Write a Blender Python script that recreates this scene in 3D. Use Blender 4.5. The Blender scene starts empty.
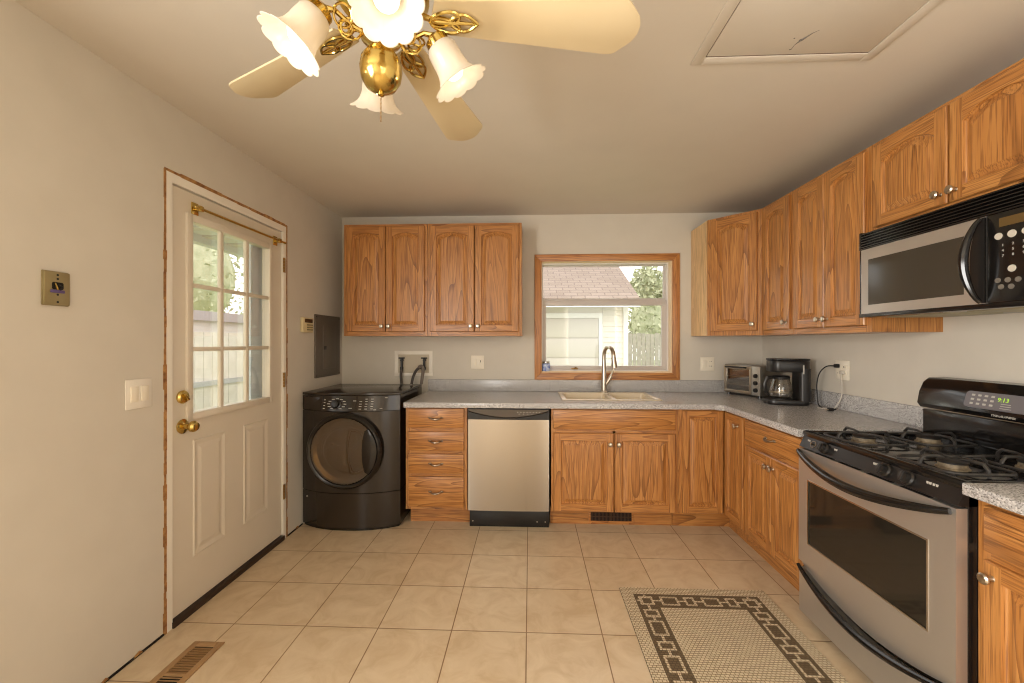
import bpy, bmesh, math, random
from mathutils import Vector, Matrix
R = math.radians
random.seed(7)
C = bpy.context.scene.collection
SC = bpy.context.scene

# ------------------------------------------------------------------ camera, world, light, exposure
cam_d = bpy.data.cameras.new('camera')
cam = bpy.data.objects.new('camera', cam_d); C.objects.link(cam)
cam.location = (0, 0, 1.355)
cam.rotation_euler = (R(90), 0, R(2.45))
cam_d.sensor_width = 36.0
cam_d.lens = 36.0 * 420 / 1024
cam_d.shift_y = 0.5 / 1024
cam_d.clip_start = 0.02
SC.camera = cam

world = bpy.data.worlds.new('overcast_sky'); SC.world = world
world.use_nodes = True
wn = world.node_tree.nodes; wl = world.node_tree.links
bg = wn['Background']; bg.inputs['Color'].default_value = (1.0, 0.98, 0.95, 1); bg.inputs['Strength'].default_value = 2.0

def area(name, loc, rot, sx, sy, power, color):
    d = bpy.data.lights.new(name, 'AREA'); d.shape = 'RECTANGLE'; d.size = sx; d.size_y = sy
    d.energy = power; d.color = color
    o = bpy.data.objects.new(name, d); C.objects.link(o); o.location = loc; o.rotation_euler = rot
    return o
# added unseen fill lamp at an invented opening in the wall behind the camera
area('rear_fill_lamp', (1.375, -1.72, 1.2), (R(90), 0, R(180)), 1.05, 2.1, 118, (1.0, 0.96, 0.895))
# second added fill lamp, at an invented opening in the left wall, behind the camera
area('side_fill_lamp', (-1.62, -0.6, 1.45), (0, R(-90), 0), 1.25, 1.35, 80, (1.0, 0.965, 0.915))

SC.view_settings.view_transform = 'Standard'
SC.view_settings.look = 'None'
SC.view_settings.exposure = 0.40
SC.view_settings.gamma = 1.0
SC.view_settings.use_curve_mapping = False
SC.cycles.filter_width = 1.1

# ------------------------------------------------------------------ materials
def s2l(c):
    return tuple(((v/255)/12.92 if v/255 <= 0.04045 else ((v/255+0.055)/1.055)**2.4) for v in c)
def mat(name, rgb, rough=0.5, metal=0.0, emit=0, **kw):
    m = bpy.data.materials.new(name); m.use_nodes = True
    b = m.node_tree.nodes['Principled BSDF']
    col = s2l(rgb)
    b.inputs['Base Color'].default_value = (*col, 1)
    b.inputs['Roughness'].default_value = rough
    b.inputs['Metallic'].default_value = metal
    if emit:
        b.inputs['Emission Color'].default_value = (*col, 1); b.inputs['Emission Strength'].default_value = emit
    for k, v in kw.items():
        b.inputs[k].default_value = v
    m.diffuse_color = (*col, 1)
    return m
def N(m, t, **kw):
    n = m.node_tree.nodes.new(t)
    for k, v in kw.items(): setattr(n, k, v)
    return n
def lk(m, a, b): m.node_tree.links.new(a, b)
def ramp(m, fac, stops):
    r = N(m, 'ShaderNodeValToRGB')
    el = r.color_ramp.elements
    while len(el) < len(stops): el.new(0.5)
    for e, (p, c) in zip(el, stops):
        e.position = p; e.color = (*s2l(c), 1)
    lk(m, fac, r.inputs['Fac']); return r
def bump(m, h, strength, dist=0.002):
    b = N(m, 'ShaderNodeBump'); b.inputs['Strength'].default_value = strength; b.inputs['Distance'].default_value = dist
    lk(m, h, b.inputs['Height']); lk(m, b.outputs['Normal'], m.node_tree.nodes['Principled BSDF'].inputs['Normal'])

def mottled(name, c1, c2, scale, rough=0.6, detail=3, bumps=0.0, metal=0.0, noise_scale3=None):
    m = mat(name, c1, rough, metal)
    tc = N(m, 'ShaderNodeTexCoord'); src = tc.outputs['Object']
    if noise_scale3:
        mp = N(m, 'ShaderNodeMapping'); mp.inputs['Scale'].default_value = noise_scale3; lk(m, src, mp.inputs['Vector']); src = mp.outputs['Vector']
    n = N(m, 'ShaderNodeTexNoise'); n.inputs['Scale'].default_value = scale; n.inputs['Detail'].default_value = detail
    lk(m, src, n.inputs['Vector'])
    r = ramp(m, n.outputs['Fac'], [(0.3, c1), (0.7, c2)])
    lk(m, r.outputs['Color'], m.node_tree.nodes['Principled BSDF'].inputs['Base Color'])
    if bumps: bump(m, n.outputs['Fac'], bumps)
    return m

def oak(name, horizontal=False, light=(202, 144, 80), mid=(182, 122, 62), dark=(122, 74, 34), rough=0.36):
    m = mat(name, mid, rough)
    b = m.node_tree.nodes['Principled BSDF']
    tc = N(m, 'ShaderNodeTexCoord'); oi = N(m, 'ShaderNodeObjectInfo')
    mul = N(m, 'ShaderNodeMath', operation='MULTIPLY'); mul.inputs[1].default_value = 37.0; lk(m, oi.outputs['Random'], mul.inputs[0])
    add = N(m, 'ShaderNodeVectorMath', operation='ADD')
    lk(m, tc.outputs['Object'], add.inputs[0]); lk(m, mul.outputs[0], add.inputs[1])
    mp = N(m, 'ShaderNodeMapping'); lk(m, add.outputs[0], mp.inputs['Vector'])
    mp.inputs['Scale'].default_value = (0.42, 4.2, 4.2) if horizontal else (4.2, 4.2, 0.42)
    # cathedral figure: contour lines of a stretched noise
    n1 = N(m, 'ShaderNodeTexNoise'); n1.inputs['Scale'].default_value = 1.5; n1.inputs['Detail'].default_value = 1.0; n1.inputs['Roughness'].default_value = 0.3
    lk(m, mp.outputs['Vector'], n1.inputs['Vector'])
    k = N(m, 'ShaderNodeMath', operation='MULTIPLY'); k.inputs[1].default_value = 11.0; lk(m, n1.outputs['Fac'], k.inputs[0])
    fr = N(m, 'ShaderNodeMath', operation='FRACT'); lk(m, k.outputs[0], fr.inputs[0])
    # pores: very stretched fine noise
    mp2 = N(m, 'ShaderNodeMapping'); lk(m, add.outputs[0], mp2.inputs['Vector'])
    mp2.inputs['Scale'].default_value = (6, 230, 230) if horizontal else (230, 230, 6)
    n2 = N(m, 'ShaderNodeTexNoise'); n2.inputs['Scale'].default_value = 1.0; n2.inputs['Detail'].default_value = 2
    lk(m, mp2.outputs['Vector'], n2.inputs['Vector'])
    n3 = N(m, 'ShaderNodeTexNoise'); n3.inputs['Scale'].default_value = 1.2; lk(m, mp.outputs['Vector'], n3.inputs['Vector'])
    r1 = ramp(m, fr.outputs[0], [(0.0, light), (0.6, mid), (0.84, mid), (1.0, dark)])
    r2 = ramp(m, n2.outputs['Fac'], [(0.38, (140, 112, 92)), (0.52, (255, 255, 255))])
    mx = N(m, 'ShaderNodeMix', data_type='RGBA', blend_type='MULTIPLY'); mx.inputs['Factor'].default_value = 0.7
    lk(m, r1.outputs['Color'], mx.inputs['A']); lk(m, r2.outputs['Color'], mx.inputs['B'])
    mx2 = N(m, 'ShaderNodeMix', data_type='RGBA', blend_type='MIX')
    h_ = N(m, 'ShaderNodeMath', operation='MULTIPLY'); h_.inputs[1].default_value = 0.45; lk(m, n3.outputs['Fac'], h_.inputs[0]); lk(m, h_.outputs[0], mx2.inputs['Factor'])
    lk(m, mx.outputs['Result'], mx2.inputs['A']); mx2.inputs['B'].default_value = (*s2l(mid), 1)
    lk(m, mx2.outputs['Result'], b.inputs['Base Color'])
    bump(m, n2.outputs['Fac'], 0.12, 0.001)
    b.inputs['Coat Weight'].default_value = 0.25; b.inputs['Coat Roughness'].default_value = 0.3
    return m

OAK_V = oak('oak_vertical_grain'); OAK_H = oak('oak_horizontal_grain', True)
OAK_TRIM_V = oak('oak_trim_vertical', False, (208, 148, 84), (190, 126, 66), (140, 84, 42)); OAK_TRIM_H = oak('oak_trim_horizontal', True, (208, 148, 84), (190, 126, 66), (140, 84, 42))
PALE_WOOD = oak('pale_maple_end_panel', False, (240, 204, 150), (234, 194, 138), (212, 168, 112))
WALL = mottled('painted_wall', (211, 204, 191), (215, 208, 195), 6, 0.75, bumps=0.03)
CEIL = mottled('painted_ceiling', (216, 208, 196), (220, 212, 200), 3, 0.85, bumps=0.02)
WHITE = mat('white_paint', (240, 234, 222), 0.42)
DOOR_W = mottled('door_paint', (220, 210, 192), (224, 214, 197), 4, 0.4)
VINYL = mat('white_vinyl', (226, 222, 218), 0.4)
VINYL_G = mat('grey_aluminium_sash', (202, 194, 188), 0.4)
RAW = mottled('raw_lumber_edge', (190, 142, 84), (122, 78, 42), 35, 0.9, bumps=0.4)
BRASS = mat('polished_brass', (208, 180, 104), 0.18, 1.0)
ABRASS = mat('aged_brass', (150, 116, 66), 0.35, 0.9)
NICKEL = mat('brushed_nickel', (196, 186, 170), 0.28, 1.0)
PEWTER = mat('pewter_pull', (150, 132, 112), 0.3, 1.0)
BLACK = mat('black_enamel', (24, 22, 21), 0.14)
BLACKM = mat('black_plastic', (30, 28, 27), 0.32)
BLACKS = mat('black_satin', (26, 24, 23), 0.5)
IRON = mottled('cast_iron_grate', (34, 32, 31), (56, 53, 50), 60, 0.42, bumps=0.1)
ESP = mat('espresso_gloss_enamel', (46, 38, 30), 0.16)
ESPD = mat('espresso_dark_plastic', (24, 19, 15), 0.2)
DKGLASS = mat('oven_glass', (40, 35, 28), 0.06)
DARKGAP = mat('dark_gap', (22, 15, 11), 0.9)
CREAM = mat('almond_composite', (222, 206, 178), 0.25)
PLATE_W = mat('ivory_plate', (242, 234, 216), 0.4)
LABEL = mat('printed_white', (190, 186, 178), 0.6)
GREY_PNL = mottled('grey_panel_enamel', (98, 88, 78), (106, 96, 86), 3, 0.45)
RUBBER = mat('rubber_hose', (62, 54, 48), 0.5)
CORDB = mat('black_cord', (22, 19, 17), 0.5); CORDW = mat('white_cord', (205, 198, 186), 0.5)
FANBLADE = mottled('cream_fan_blade', (212, 194, 156), (218, 200, 164), 3, 0.42)
CERAMIC_BLUE = mottled('blue_white_print', (50, 90, 190), (210, 222, 238), 40, 0.25)

def steel(name, rgb=(216, 210, 202), rough=0.27, aniso=0.93, horiz=True):
    m = mat(name, rgb, rough, 1.0)
    b = m.node_tree.nodes['Principled BSDF']
    tc = N(m, 'ShaderNodeTexCoord'); mp = N(m, 'ShaderNodeMapping'); lk(m, tc.outputs['Object'], mp.inputs['Vector'])
    mp.inputs['Scale'].default_value = (4, 60, 900) if horiz else (900, 60, 4)
    n = N(m, 'ShaderNodeTexNoise'); n.inputs['Scale'].default_value = 1; lk(m, mp.outputs['Vector'], n.inputs['Vector'])
    bump(m, n.outputs['Fac'], 0.05, 0.0004)
    b.inputs['Anisotropic'].default_value = aniso; b.inputs['Anisotropic Rotation'].default_value = 0.25
    tg = N(m, 'ShaderNodeTangent', direction_type='RADIAL', axis='Z'); lk(m, tg.outputs['Tangent'], b.inputs['Tangent'])
    return m
STEEL = steel('brushed_stainless', (184, 177, 168), 0.2, 0.93)
STEEL_O = mat('oven_stainless', (206, 202, 196), 0.42, 0.85)

def thin_glass(name, tint=(255, 255, 255), gloss=0.08):
    m = bpy.data.materials.new(name); m.use_nodes = True
    nt = m.node_tree; nt.nodes.clear()
    out = nt.nodes.new('ShaderNodeOutputMaterial'); mx = nt.nodes.new('ShaderNodeMixShader')
    t = nt.nodes.new('ShaderNodeBsdfTransparent'); g = nt.nodes.new('ShaderNodeBsdfGlossy')
    t.inputs['Color'].default_value = (*s2l(tint), 1); g.inputs['Roughness'].default_value = 0.02
    lw = nt.nodes.new('ShaderNodeLayerWeight'); lw.inputs['Blend'].default_value = 0.25
    mm = nt.nodes.new('ShaderNodeMath'); mm.operation = 'MULTIPLY_ADD'; mm.inputs[1].default_value = 0.5; mm.inputs[2].default_value = gloss*0.4
    nt.links.new(lw.outputs['Facing'], mm.inputs[0]); nt.links.new(mm.outputs[0], mx.inputs['Fac'])
    nt.links.new(t.outputs[0], mx.inputs[1]); nt.links.new(g.outputs[0], mx.inputs[2]); nt.links.new(mx.outputs[0], out.inputs['Surface'])
    return m
GLASS = thin_glass('window_glass')
GLASS_DK = thin_glass('tinted_door_glass', (214, 196, 160), 0.3)
GLASS_CL = thin_glass('carafe_glass', (225, 220, 212), 0.3)

def frosted():
    m = bpy.data.materials.new('frosted_shade_glass'); m.use_nodes = True
    nt = m.node_tree; nt.nodes.clear()
    out = nt.nodes.new('ShaderNodeOutputMaterial'); mx = nt.nodes.new('ShaderNodeMixShader'); mx2 = nt.nodes.new('ShaderNodeMixShader')
    t = nt.nodes.new('ShaderNodeBsdfTranslucent'); d = nt.nodes.new('ShaderNodeBsdfDiffuse'); g = nt.nodes.new('ShaderNodeBsdfGlossy')
    t.inputs['Color'].default_value = (0.86, 0.78, 0.66, 1); d.inputs['Color'].default_value = (0.80, 0.75, 0.67, 1)
    g.inputs['Roughness'].default_value = 0.35
    mx.inputs['Fac'].default_value = 0.6; mx2.inputs['Fac'].default_value = 0.06
    nt.links.new(t.outputs[0], mx.inputs[1]); nt.links.new(d.outputs[0], mx.inputs[2])
    nt.links.new(mx.outputs[0], mx2.inputs[1]); nt.links.new(g.outputs[0], mx2.inputs[2]); nt.links.new(mx2.outputs[0], out.inputs['Surface'])
    return m
FROST = frosted()
BULB = mat('glowing_bulb', (255, 240, 214), 0.4, emit=1.5)
CLOCK = mat('green_clock_digits', (150, 190, 60), 0.4, emit=0.7)

def counter_mat():
    m = mat('speckled_grey_laminate', (152, 146, 142), 0.22)
    tc = N(m, 'ShaderNodeTexCoord')
    v = N(m, 'ShaderNodeTexVoronoi'); v.inputs['Scale'].default_value = 260; lk(m, tc.outputs['Object'], v.inputs['Vector'])
    r = ramp(m, v.outputs['Color'], [(0.15, (122, 118, 116)), (0.4, (178, 176, 175)), (0.6, (188, 186, 185)), (0.9, (218, 215, 212))])
    lk(m, r.outputs['Color'], m.node_tree.nodes['Principled BSDF'].inputs['Base Color'])
    return m
COUNTER = counter_mat()

def tile_mat():
    m = mat('beige_floor_tile', (198, 174, 142), 0.34)
    b = m.node_tree.nodes['Principled BSDF']
    tc = N(m, 'ShaderNodeTexCoord'); mp = N(m, 'ShaderNodeMapping'); lk(m, tc.outputs['Object'], mp.inputs['Vector'])
    mp.inputs['Location'].default_value = (0.0164, -3.013 + 0.351*9, 0)
    br = N(m, 'ShaderNodeTexBrick'); br.offset = 0.0; br.squash = 1.0
    br.inputs['Scale'].default_value = 1.0; br.inputs['Brick Width'].default_value = 0.351; br.inputs['Row Height'].default_value = 0.351
    br.inputs['Mortar Size'].default_value = 0.0028; br.inputs['Mortar Smooth'].default_value = 0.2; br.inputs['Bias'].default_value = 0.0
    br.inputs['Color1'].default_value = (*s2l((222, 203, 174)), 1); br.inputs['Color2'].default_value = (*s2l((216, 195, 164)), 1)
    br.inputs['Mortar'].default_value = (*s2l((150, 120, 88)), 1)
    lk(m, mp.outputs['Vector'], br.inputs['Vector'])
    n = N(m, 'ShaderNodeTexNoise'); n.inputs['Scale'].default_value = 7; n.inputs['Detail'].default_value = 5; n.inputs['Roughness'].default_value = 0.62; n.inputs['Distortion'].default_value = 1.2
    lk(m, tc.outputs['Object'], n.inputs['Vector'])
    r = ramp(m, n.outputs['Fac'], [(0.33, (236, 229, 219)), (0.5, (247, 244, 239)), (0.68, (255, 255, 255))])
    mx = N(m, 'ShaderNodeMix', data_type='RGBA', blend_type='MULTIPLY'); mx.inputs['Factor'].default_value = 1.0
    lk(m, br.outputs['Color'], mx.inputs['A']); lk(m, r.outputs['Color'], mx.inputs['B'])
    lk(m, mx.outputs['Result'], b.inputs['Base Color'])
    inv = N(m, 'ShaderNodeMath', operation='SUBTRACT'); inv.inputs[0].default_value = 1.0; lk(m, br.outputs['Fac'], inv.inputs[1])
    bump(m, inv.outputs[0], 0.5, 0.002)
    return m
TILE = tile_mat()

def weave(name, c1, c2):
    m = mat(name, c1, 0.95)
    tc = N(m, 'ShaderNodeTexCoord'); mp = N(m, 'ShaderNodeMapping'); lk(m, tc.outputs['Object'], mp.inputs['Vector'])
    br = N(m, 'ShaderNodeTexBrick'); br.inputs['Scale'].default_value = 1.0
    br.inputs['Brick Width'].default_value = 0.018; br.inputs['Row Height'].default_value = 0.0125
    br.inputs['Mortar Size'].default_value = 0.0021; br.inputs['Mortar Smooth'].default_value = 0.5
    br.inputs['Color1'].default_value = (*s2l(c1), 1); br.inputs['Color2'].default_value = (*s2l(tuple(int(v*0.93) for v in c1)), 1); br.inputs['Mortar'].default_value = (*s2l(c2), 1)
    lk(m, mp.outputs['Vector'], br.inputs['Vector'])
    lk(m, br.outputs['Color'], m.node_tree.nodes['Principled BSDF'].inputs['Base Color'])
    inv = N(m, 'ShaderNodeMath', operation='SUBTRACT'); inv.inputs[0].default_value = 1.0; lk(m, br.outputs['Fac'], inv.inputs[1])
    bump(m, inv.outputs[0], 0.7, 0.002)
    return m
RUG_L = weave('rug_light_weave', (220, 204, 174), (138, 116, 86)); RUG_D = weave('rug_dark_weave', (112, 94, 68), (84, 68, 48))

def shingle():
    m = mat('pinkish_shingles', (196, 172, 164), 0.9)
    tc = N(m, 'ShaderNodeTexCoord')
    br = N(m, 'ShaderNodeTexBrick'); br.inputs['Scale'].default_value = 1.0; br.inputs['Brick Width'].default_value = 0.3; br.inputs['Row Height'].default_value = 0.16
    br.inputs['Mortar Size'].default_value = 0.012
    br.inputs['Color1'].default_value = (*s2l((146, 130, 118)), 1); br.inputs['Color2'].default_value = (*s2l((134, 118, 106)), 1); br.inputs['Mortar'].default_value = (*s2l((116, 100, 90)), 1)
    lk(m, tc.outputs['Object'], br.inputs['Vector']); lk(m, br.outputs['Color'], m.node_tree.nodes['Principled BSDF'].inputs['Base Color'])
    return m
SHINGLE = shingle()
SIDING = mat('cream_siding', (216, 208, 196), 0.7); GDOOR = mat('garage_door_paint', (192, 184, 174), 0.6)
LEAF = mottled('leafy_green', (160, 166, 132), (198, 200, 168), 3, 0.8); BARK = mottled('bark', (110, 92, 74), (80, 66, 52), 12, 0.9)
GRASS = mottled('lawn_grass', (142, 160, 100), (168, 178, 124), 5, 0.9); FENCE_G = mottled('weathered_fence', (150, 146, 136), (172, 166, 154), 9, 0.9)
FENCE_W = mottled('pale_fence', (206, 196, 184), (216, 208, 198), 6, 0.8); SOFFIT = mat('grey_porch_paint', (206, 206, 208), 0.7)

# ------------------------------------------------------------------ mesh helpers
class MB:
    def __init__(s): s.bm = bmesh.new(); s.mi = 0
    def _merge(s, b2, M=None):
        me = bpy.data.meshes.new('tmp')
        if M is not None: bmesh.ops.transform(b2, matrix=M, verts=b2.verts)
        for f in b2.faces: f.material_index = s.mi
        b2.to_mesh(me); b2.free(); s.bm.from_mesh(me); bpy.data.meshes.remove(me)
    def m(s, i): s.mi = i; return s
    def box(s, x0, x1, y0, y1, z0, z1, bev=0.0, seg=2, M=None):
        b = bmesh.new(); bmesh.ops.create_cube(b, size=1)
        for v in b.verts: v.co = Vector(((x0+x1)/2 + v.co.x*(x1-x0), (y0+y1)/2 + v.co.y*(y1-y0), (z0+z1)/2 + v.co.z*(z1-z0)))
        if bev > 0: bmesh.ops.bevel(b, geom=b.edges[:], offset=bev, segments=seg, affect='EDGES', profile=0.5)
        s._merge(b, M); return s
    def lathe(s, prof, n=24, M=None, closed=False, mod=None):
        """prof = [(r, z)...] revolved about Z; mod(r, z, ang, i) -> (r, z)"""
        b = bmesh.new(); rows = []
        for i, (r, z) in enumerate(prof):
            if r < 1e-6 and not mod: rows.append([b.verts.new((0, 0, z))]); continue
            row = []
            for k in range(n):
                a = 2*math.pi*k/n; rr, zz = (r, z) if not mod else mod(r, z, a, i)
                row.append(b.verts.new((rr*math.cos(a), rr*math.sin(a), zz)))
            rows.append(row)
        for A, B in zip(rows, rows[1:]):
            for k in range(n):
                q = [A[k % len(A)], A[(k+1) % len(A)], B[(k+1) % len(B)], B[k % len(B)]]
                q2 = []
                for v in q:
                    if v not in q2: q2.append(v)
                if len(q2) >= 3:
                    try: b.faces.new(q2)
                    except ValueError: pass
        if closed:
            for row in (rows[0], rows[-1]):
                if len(row) > 2: b.faces.new(row)
        bmesh.ops.recalc_face_normals(b, faces=b.faces)
        s._merge(b, M); return s
    def cyl(s, p0, p1, r, r2=None, n=16):
        p0, p1 = Vector(p0), Vector(p1); d = p1-p0
        M = Matrix.Translation(p0) @ d.to_track_quat('Z', 'Y').to_matrix().to_4x4()
        r2 = r if r2 is None else r2
        return s.lathe([(0, 0), (r, 0), (r2, d.length), (0, d.length)], n, M)
    def tube(s, pts, r, n=8, cap=True, flat=None):
        pts = [Vector(p) for p in pts]; b = bmesh.new(); rows = []
        up = Vector((0, 0, 1)); prev = None
        for i, p in enumerate(pts):
            t = (pts[min(i+1, len(pts)-1)] - pts[max(i-1, 0)]).normalized()
            if prev is None:
                a = t.cross(up); a = a if a.length > 0.05 else t.cross(Vector((1, 0, 0))); a.normalize()
            else:
                a = prev - t*prev.dot(t); a.normalize()
            prev = a; c = t.cross(a); rr = r[i] if isinstance(r, (list, tuple)) else r
            fl = flat or 1.0
            rows.append([b.verts.new(p + (a*math.cos(2*math.pi*k/n) + c*math.sin(2*math.pi*k/n)*fl)*rr) for k in range(n)])
        for A, B in zip(rows, rows[1:]):
            for k in range(n): b.faces.new([A[k], A[(k+1) % n], B[(k+1) % n], B[k]])
        if cap: b.faces.new(rows[0][::-1]); b.faces.new(rows[-1])
        bmesh.ops.recalc_face_normals(b, faces=b.faces)
        s._merge(b); return s
    def prism(s, poly, h0, h1, axis='z', bev=0.0, M=None):
        """poly of 2-D points extruded along axis"""
        b = bmesh.new()
        def P(u, v, h):
            return (u, v, h) if axis == 'z' else ((u, h, v) if axis == 'y' else (h, u, v))
        A = [b.verts.new(P(u, v, h0)) for u, v in poly]; B = [b.verts.new(P(u, v, h1)) for u, v in poly]
        n = len(poly)
        fs = [b.faces.new(A[::-1]), b.faces.new(B)]
        for k in range(n): fs.append(b.faces.new([A[k], A[(k+1) % n], B[(k+1) % n], B[k]]))
        bmesh.ops.recalc_face_normals(b, faces=b.faces)
        if bev > 0:
            es = [e for e in b.edges if (e.verts[0] in A) == (e.verts[1] in A)]
            bmesh.ops.bevel(b, geom=es, offset=bev, segments=2, affect='EDGES', profile=0.5)
        s._merge(b, M); return s
    def sphere(s, c, r, sc=(1, 1, 1), n=16):
        b = bmesh.new(); bmesh.ops.create_uvsphere(b, u_segments=n, v_segments=max(6, n*2//3), radius=r)
        s._merge(b, Matrix.Translation(c) @ Matrix.Diagonal((*sc, 1))); return s
    def torus(s, c, R0, r, normal=(0, 0, 1), n=24, k=8, sc=(1, 1)):
        q = Vector(normal).to_track_quat('Z', 'Y').to_matrix().to_4x4()
        pts = [Matrix.Translation(c) @ q @ Vector((R0*sc[0]*math.cos(2*math.pi*i/n), R0*sc[1]*math.sin(2*math.pi*i/n), 0)) for i in range(n+1)]
        return s.tube(pts, r, k, cap=False)
    def build(s, name, mats, parent=None, smooth=True, loc=None, rotz=None):
        me = bpy.data.meshes.new(name)
        s.bm.to_mesh(me); s.bm.free()
        for m in (mats if isinstance(mats, (list, tuple)) else [mats]): me.materials.append(m)
        if smooth:
            for p in me.polygons: p.use_smooth = True
            me.set_sharp_from_angle(angle=R(32))
        o = bpy.data.objects.new(name, me); C.objects.link(o)
        if parent: o.parent = parent
        if loc: o.location = loc
        if rotz is not None: o.rotation_euler = (0, 0, rotz)
        return o

def smooth_path(p, k=5):
    p = [Vector(q) for q in p]; out = []
    for i in range(len(p)-1):
        a, b_, c, d = p[max(i-1, 0)], p[i], p[i+1], p[min(i+2, len(p)-1)]
        for j in range(k):
            t = j/k
            out.append(0.5*((2*b_) + (c-a)*t + (2*a-5*b_+4*c-d)*t*t + (3*b_-a-3*c+d)*t**3))
    return out + [p[-1]]
def thing(name, label, cat, loc=(0, 0, 0), rotz=0, group=None):
    o = bpy.data.objects.new(name, None); C.objects.link(o); o.empty_display_size = 0.1
    o.location = loc; o.rotation_euler = (0, 0, rotz); o['label'] = label; o['category'] = cat
    if group: o['group'] = group
    return o
def tag(o, label, cat, group=None, kind=None):
    o['label'] = label; o['category'] = cat
    if group: o['group'] = group
    if kind: o['kind'] = kind
    return o
def struct(o, label=None):
    o['kind'] = 'structure'
    if label: o['label'] = label
    return o
def text(name, s, size, m, parent, M, ext=0.0006):
    cu = bpy.data.curves.new('txt', 'FONT'); cu.body = s; cu.size = size; cu.extrude = ext; cu.align_x = 'CENTER'; cu.align_y = 'CENTER'; cu.resolution_u = 2
    t = bpy.data.objects.new('txt', cu); C.objects.link(t)
    bpy.context.view_layer.update()
    me = bpy.data.meshes.new_from_object(t)
    bpy.data.objects.remove(t); bpy.data.curves.remove(cu)
    me.transform(M); me.name = name; me.materials.clear(); me.materials.append(m)
    o = bpy.data.objects.new(name, me); C.objects.link(o); o.parent = parent
    return o
FRONT = Matrix.Rotation(R(90), 4, 'X')      # text upright, facing -Y

# ------------------------------------------------------------------ room shell
XL, XR, YB, YR, ZC = -1.69, 2.0, 3.71, -1.8, 2.475
struct(MB().box(XL-0.13, XR+0.12, YR-0.1, YB+0.14, -0.1, 0).build('floor', TILE, smooth=False), 'beige square ceramic tile floor with brown grout')
# ceiling
struct(MB().box(XL-0.13, XR+0.12, YR-0.1, YB+0.14, ZC, ZC+0.1).build('ceiling', CEIL, smooth=False), 'flat warm grey painted ceiling')
# right wall
struct(MB().box(XR, XR+0.12, YR, YB, 0, ZC).build('wall_right', WALL, smooth=False), 'warm grey painted wall behind the stove')
# back wall with window opening
WX0, WX1, WZ0, WZ1 = 0.10, 1.235, 1.085, 2.062
b = MB()
b.box(XL-0.13, WX0, YB, YB+0.14, 0, ZC).box(WX1, XR+0.12, YB, YB+0.14, 0, ZC).box(WX0, WX1, YB, YB+0.14, 0, WZ0).box(WX0, WX1, YB, YB+0.14, WZ1, ZC)
struct(b.build('wall_back', WALL, smooth=False), 'warm grey painted wall with the kitchen window')
# left wall with door opening and an added, unseen opening for the side fill
DY0, DY1, DZ = 1.872, 2.852, 2.163
b = MB()
b.box(XL-0.13, XL, DY1, YB, 0, ZC).box(XL-0.13, XL, DY0, DY1, DZ, ZC).box(XL-0.13, XL, 0.1, DY0, 0, ZC)
b.box(XL-0.13, XL, -1.3, 0.1, 0, 0.8).box(XL-0.13, XL, -1.3, 0.1, 2.1, ZC).box(XL-0.13, XL, YR, -1.3, 0, ZC)
struct(b.build('wall_left', WALL, smooth=False), 'warm grey painted wall with the entry door')
# wall behind the camera with an opening added for the rear fill lamp
b = MB()
b.box(XL, 0.85, YR-0.1, YR, 0, ZC).box(1.90, XR, YR-0.1, YR, 0, ZC).box(0.85, 1.90, YR-0.1, YR, 2.25, ZC)
struct(b.build('wall_rear', WALL, smooth=False), 'warm grey painted wall behind the camera')

# ragged dark gap and torn plaster where the baseboard was taken off the left wall
b = MB()
for (y0, y1) in ((0.9, DY0-0.004), (DY1+0.004, 3.05)):
    b.m(0).box(XL, XL+0.004, y0, y1, 0, 0.010)
    y = y0
    b.m(1)
    while y < y1-0.03:
        L = random.uniform(0.02, 0.07); h = random.uniform(0.004, 0.016)
        if random.random() < 0.6: b.prism([(y, 0.006), (min(y+L, y1), 0.006), (min(y+L*0.7, y1), 0.006+h), (y+L*0.3, 0.006+h*0.6)], XL+0.0005, XL+0.006, 'x')
        y += L+random.uniform(0, 0.05)
struct(b.build('trim_1', [DARKGAP, RAW], smooth=False), 'ragged bare strip along the foot of the left wall')

# ---- window_1
wt = struct(thing('window_1', 'oak-trimmed kitchen window over the sink', 'window'))
b = MB(); T = 0.062; OX0, OX1, OZ0, OZ1 = 0.040, 1.297, 1.024, 2.124; y0, y1 = YB-0.016, YB+0.001
b.m(0).prism([(OX0, OZ1), (OX1, OZ1), (OX1-T, OZ1-T), (OX0+T, OZ1-T)], y0, y1, 'y', 0.003)
b.prism([(OX0, OZ0), (OX1, OZ0), (OX1-T, OZ0+T), (OX0+T, OZ0+T)], y0, y1, 'y', 0.003)
b.m(1).prism([(OX0, OZ0), (OX0+T, OZ0+T), (OX0+T, OZ1-T), (OX0, OZ1)], y0, y1, 'y', 0.003)
b.prism([(OX1, OZ0), (OX1-T, OZ0+T), (OX1-T, OZ1-T), (OX1, OZ1)], y0, y1, 'y', 0.003)
b.build('window_casing', [OAK_TRIM_H, OAK_TRIM_V], wt)
b = MB(); t = 0.012
JAMB = mat('pale_jamb_wood', (232, 206, 168), 0.5)
b.box(WX0, WX0+0.004, YB, YB+0.139, WZ0+t, WZ1-0.004).box(WX1-t, WX1, YB, YB+0.139, WZ0+t, WZ1-0.004).box(WX0, WX1, YB, YB+0.139, WZ0, WZ0+t).box(WX0, WX1, YB, YB+0.139, WZ1-0.004, WZ1)
b.build('window_jamb', JAMB, wt, smooth=False)
fx0, fx1, fz0, fz1 = WX0+0.004, WX1-t, WZ0+t, WZ1-0.004
b = MB(); a = 0.011
b.box(fx0, fx0+a, YB+0.06, YB+0.135, fz0+a, fz1-a).box(fx1-a, fx1, YB+0.06, YB+0.135, fz0+a, fz1-a).box(fx0, fx1, YB+0.06, YB+0.135, fz1-a, fz1).box(fx0, fx1, YB+0.06, YB+0.135, fz0, fz0+a)
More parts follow.
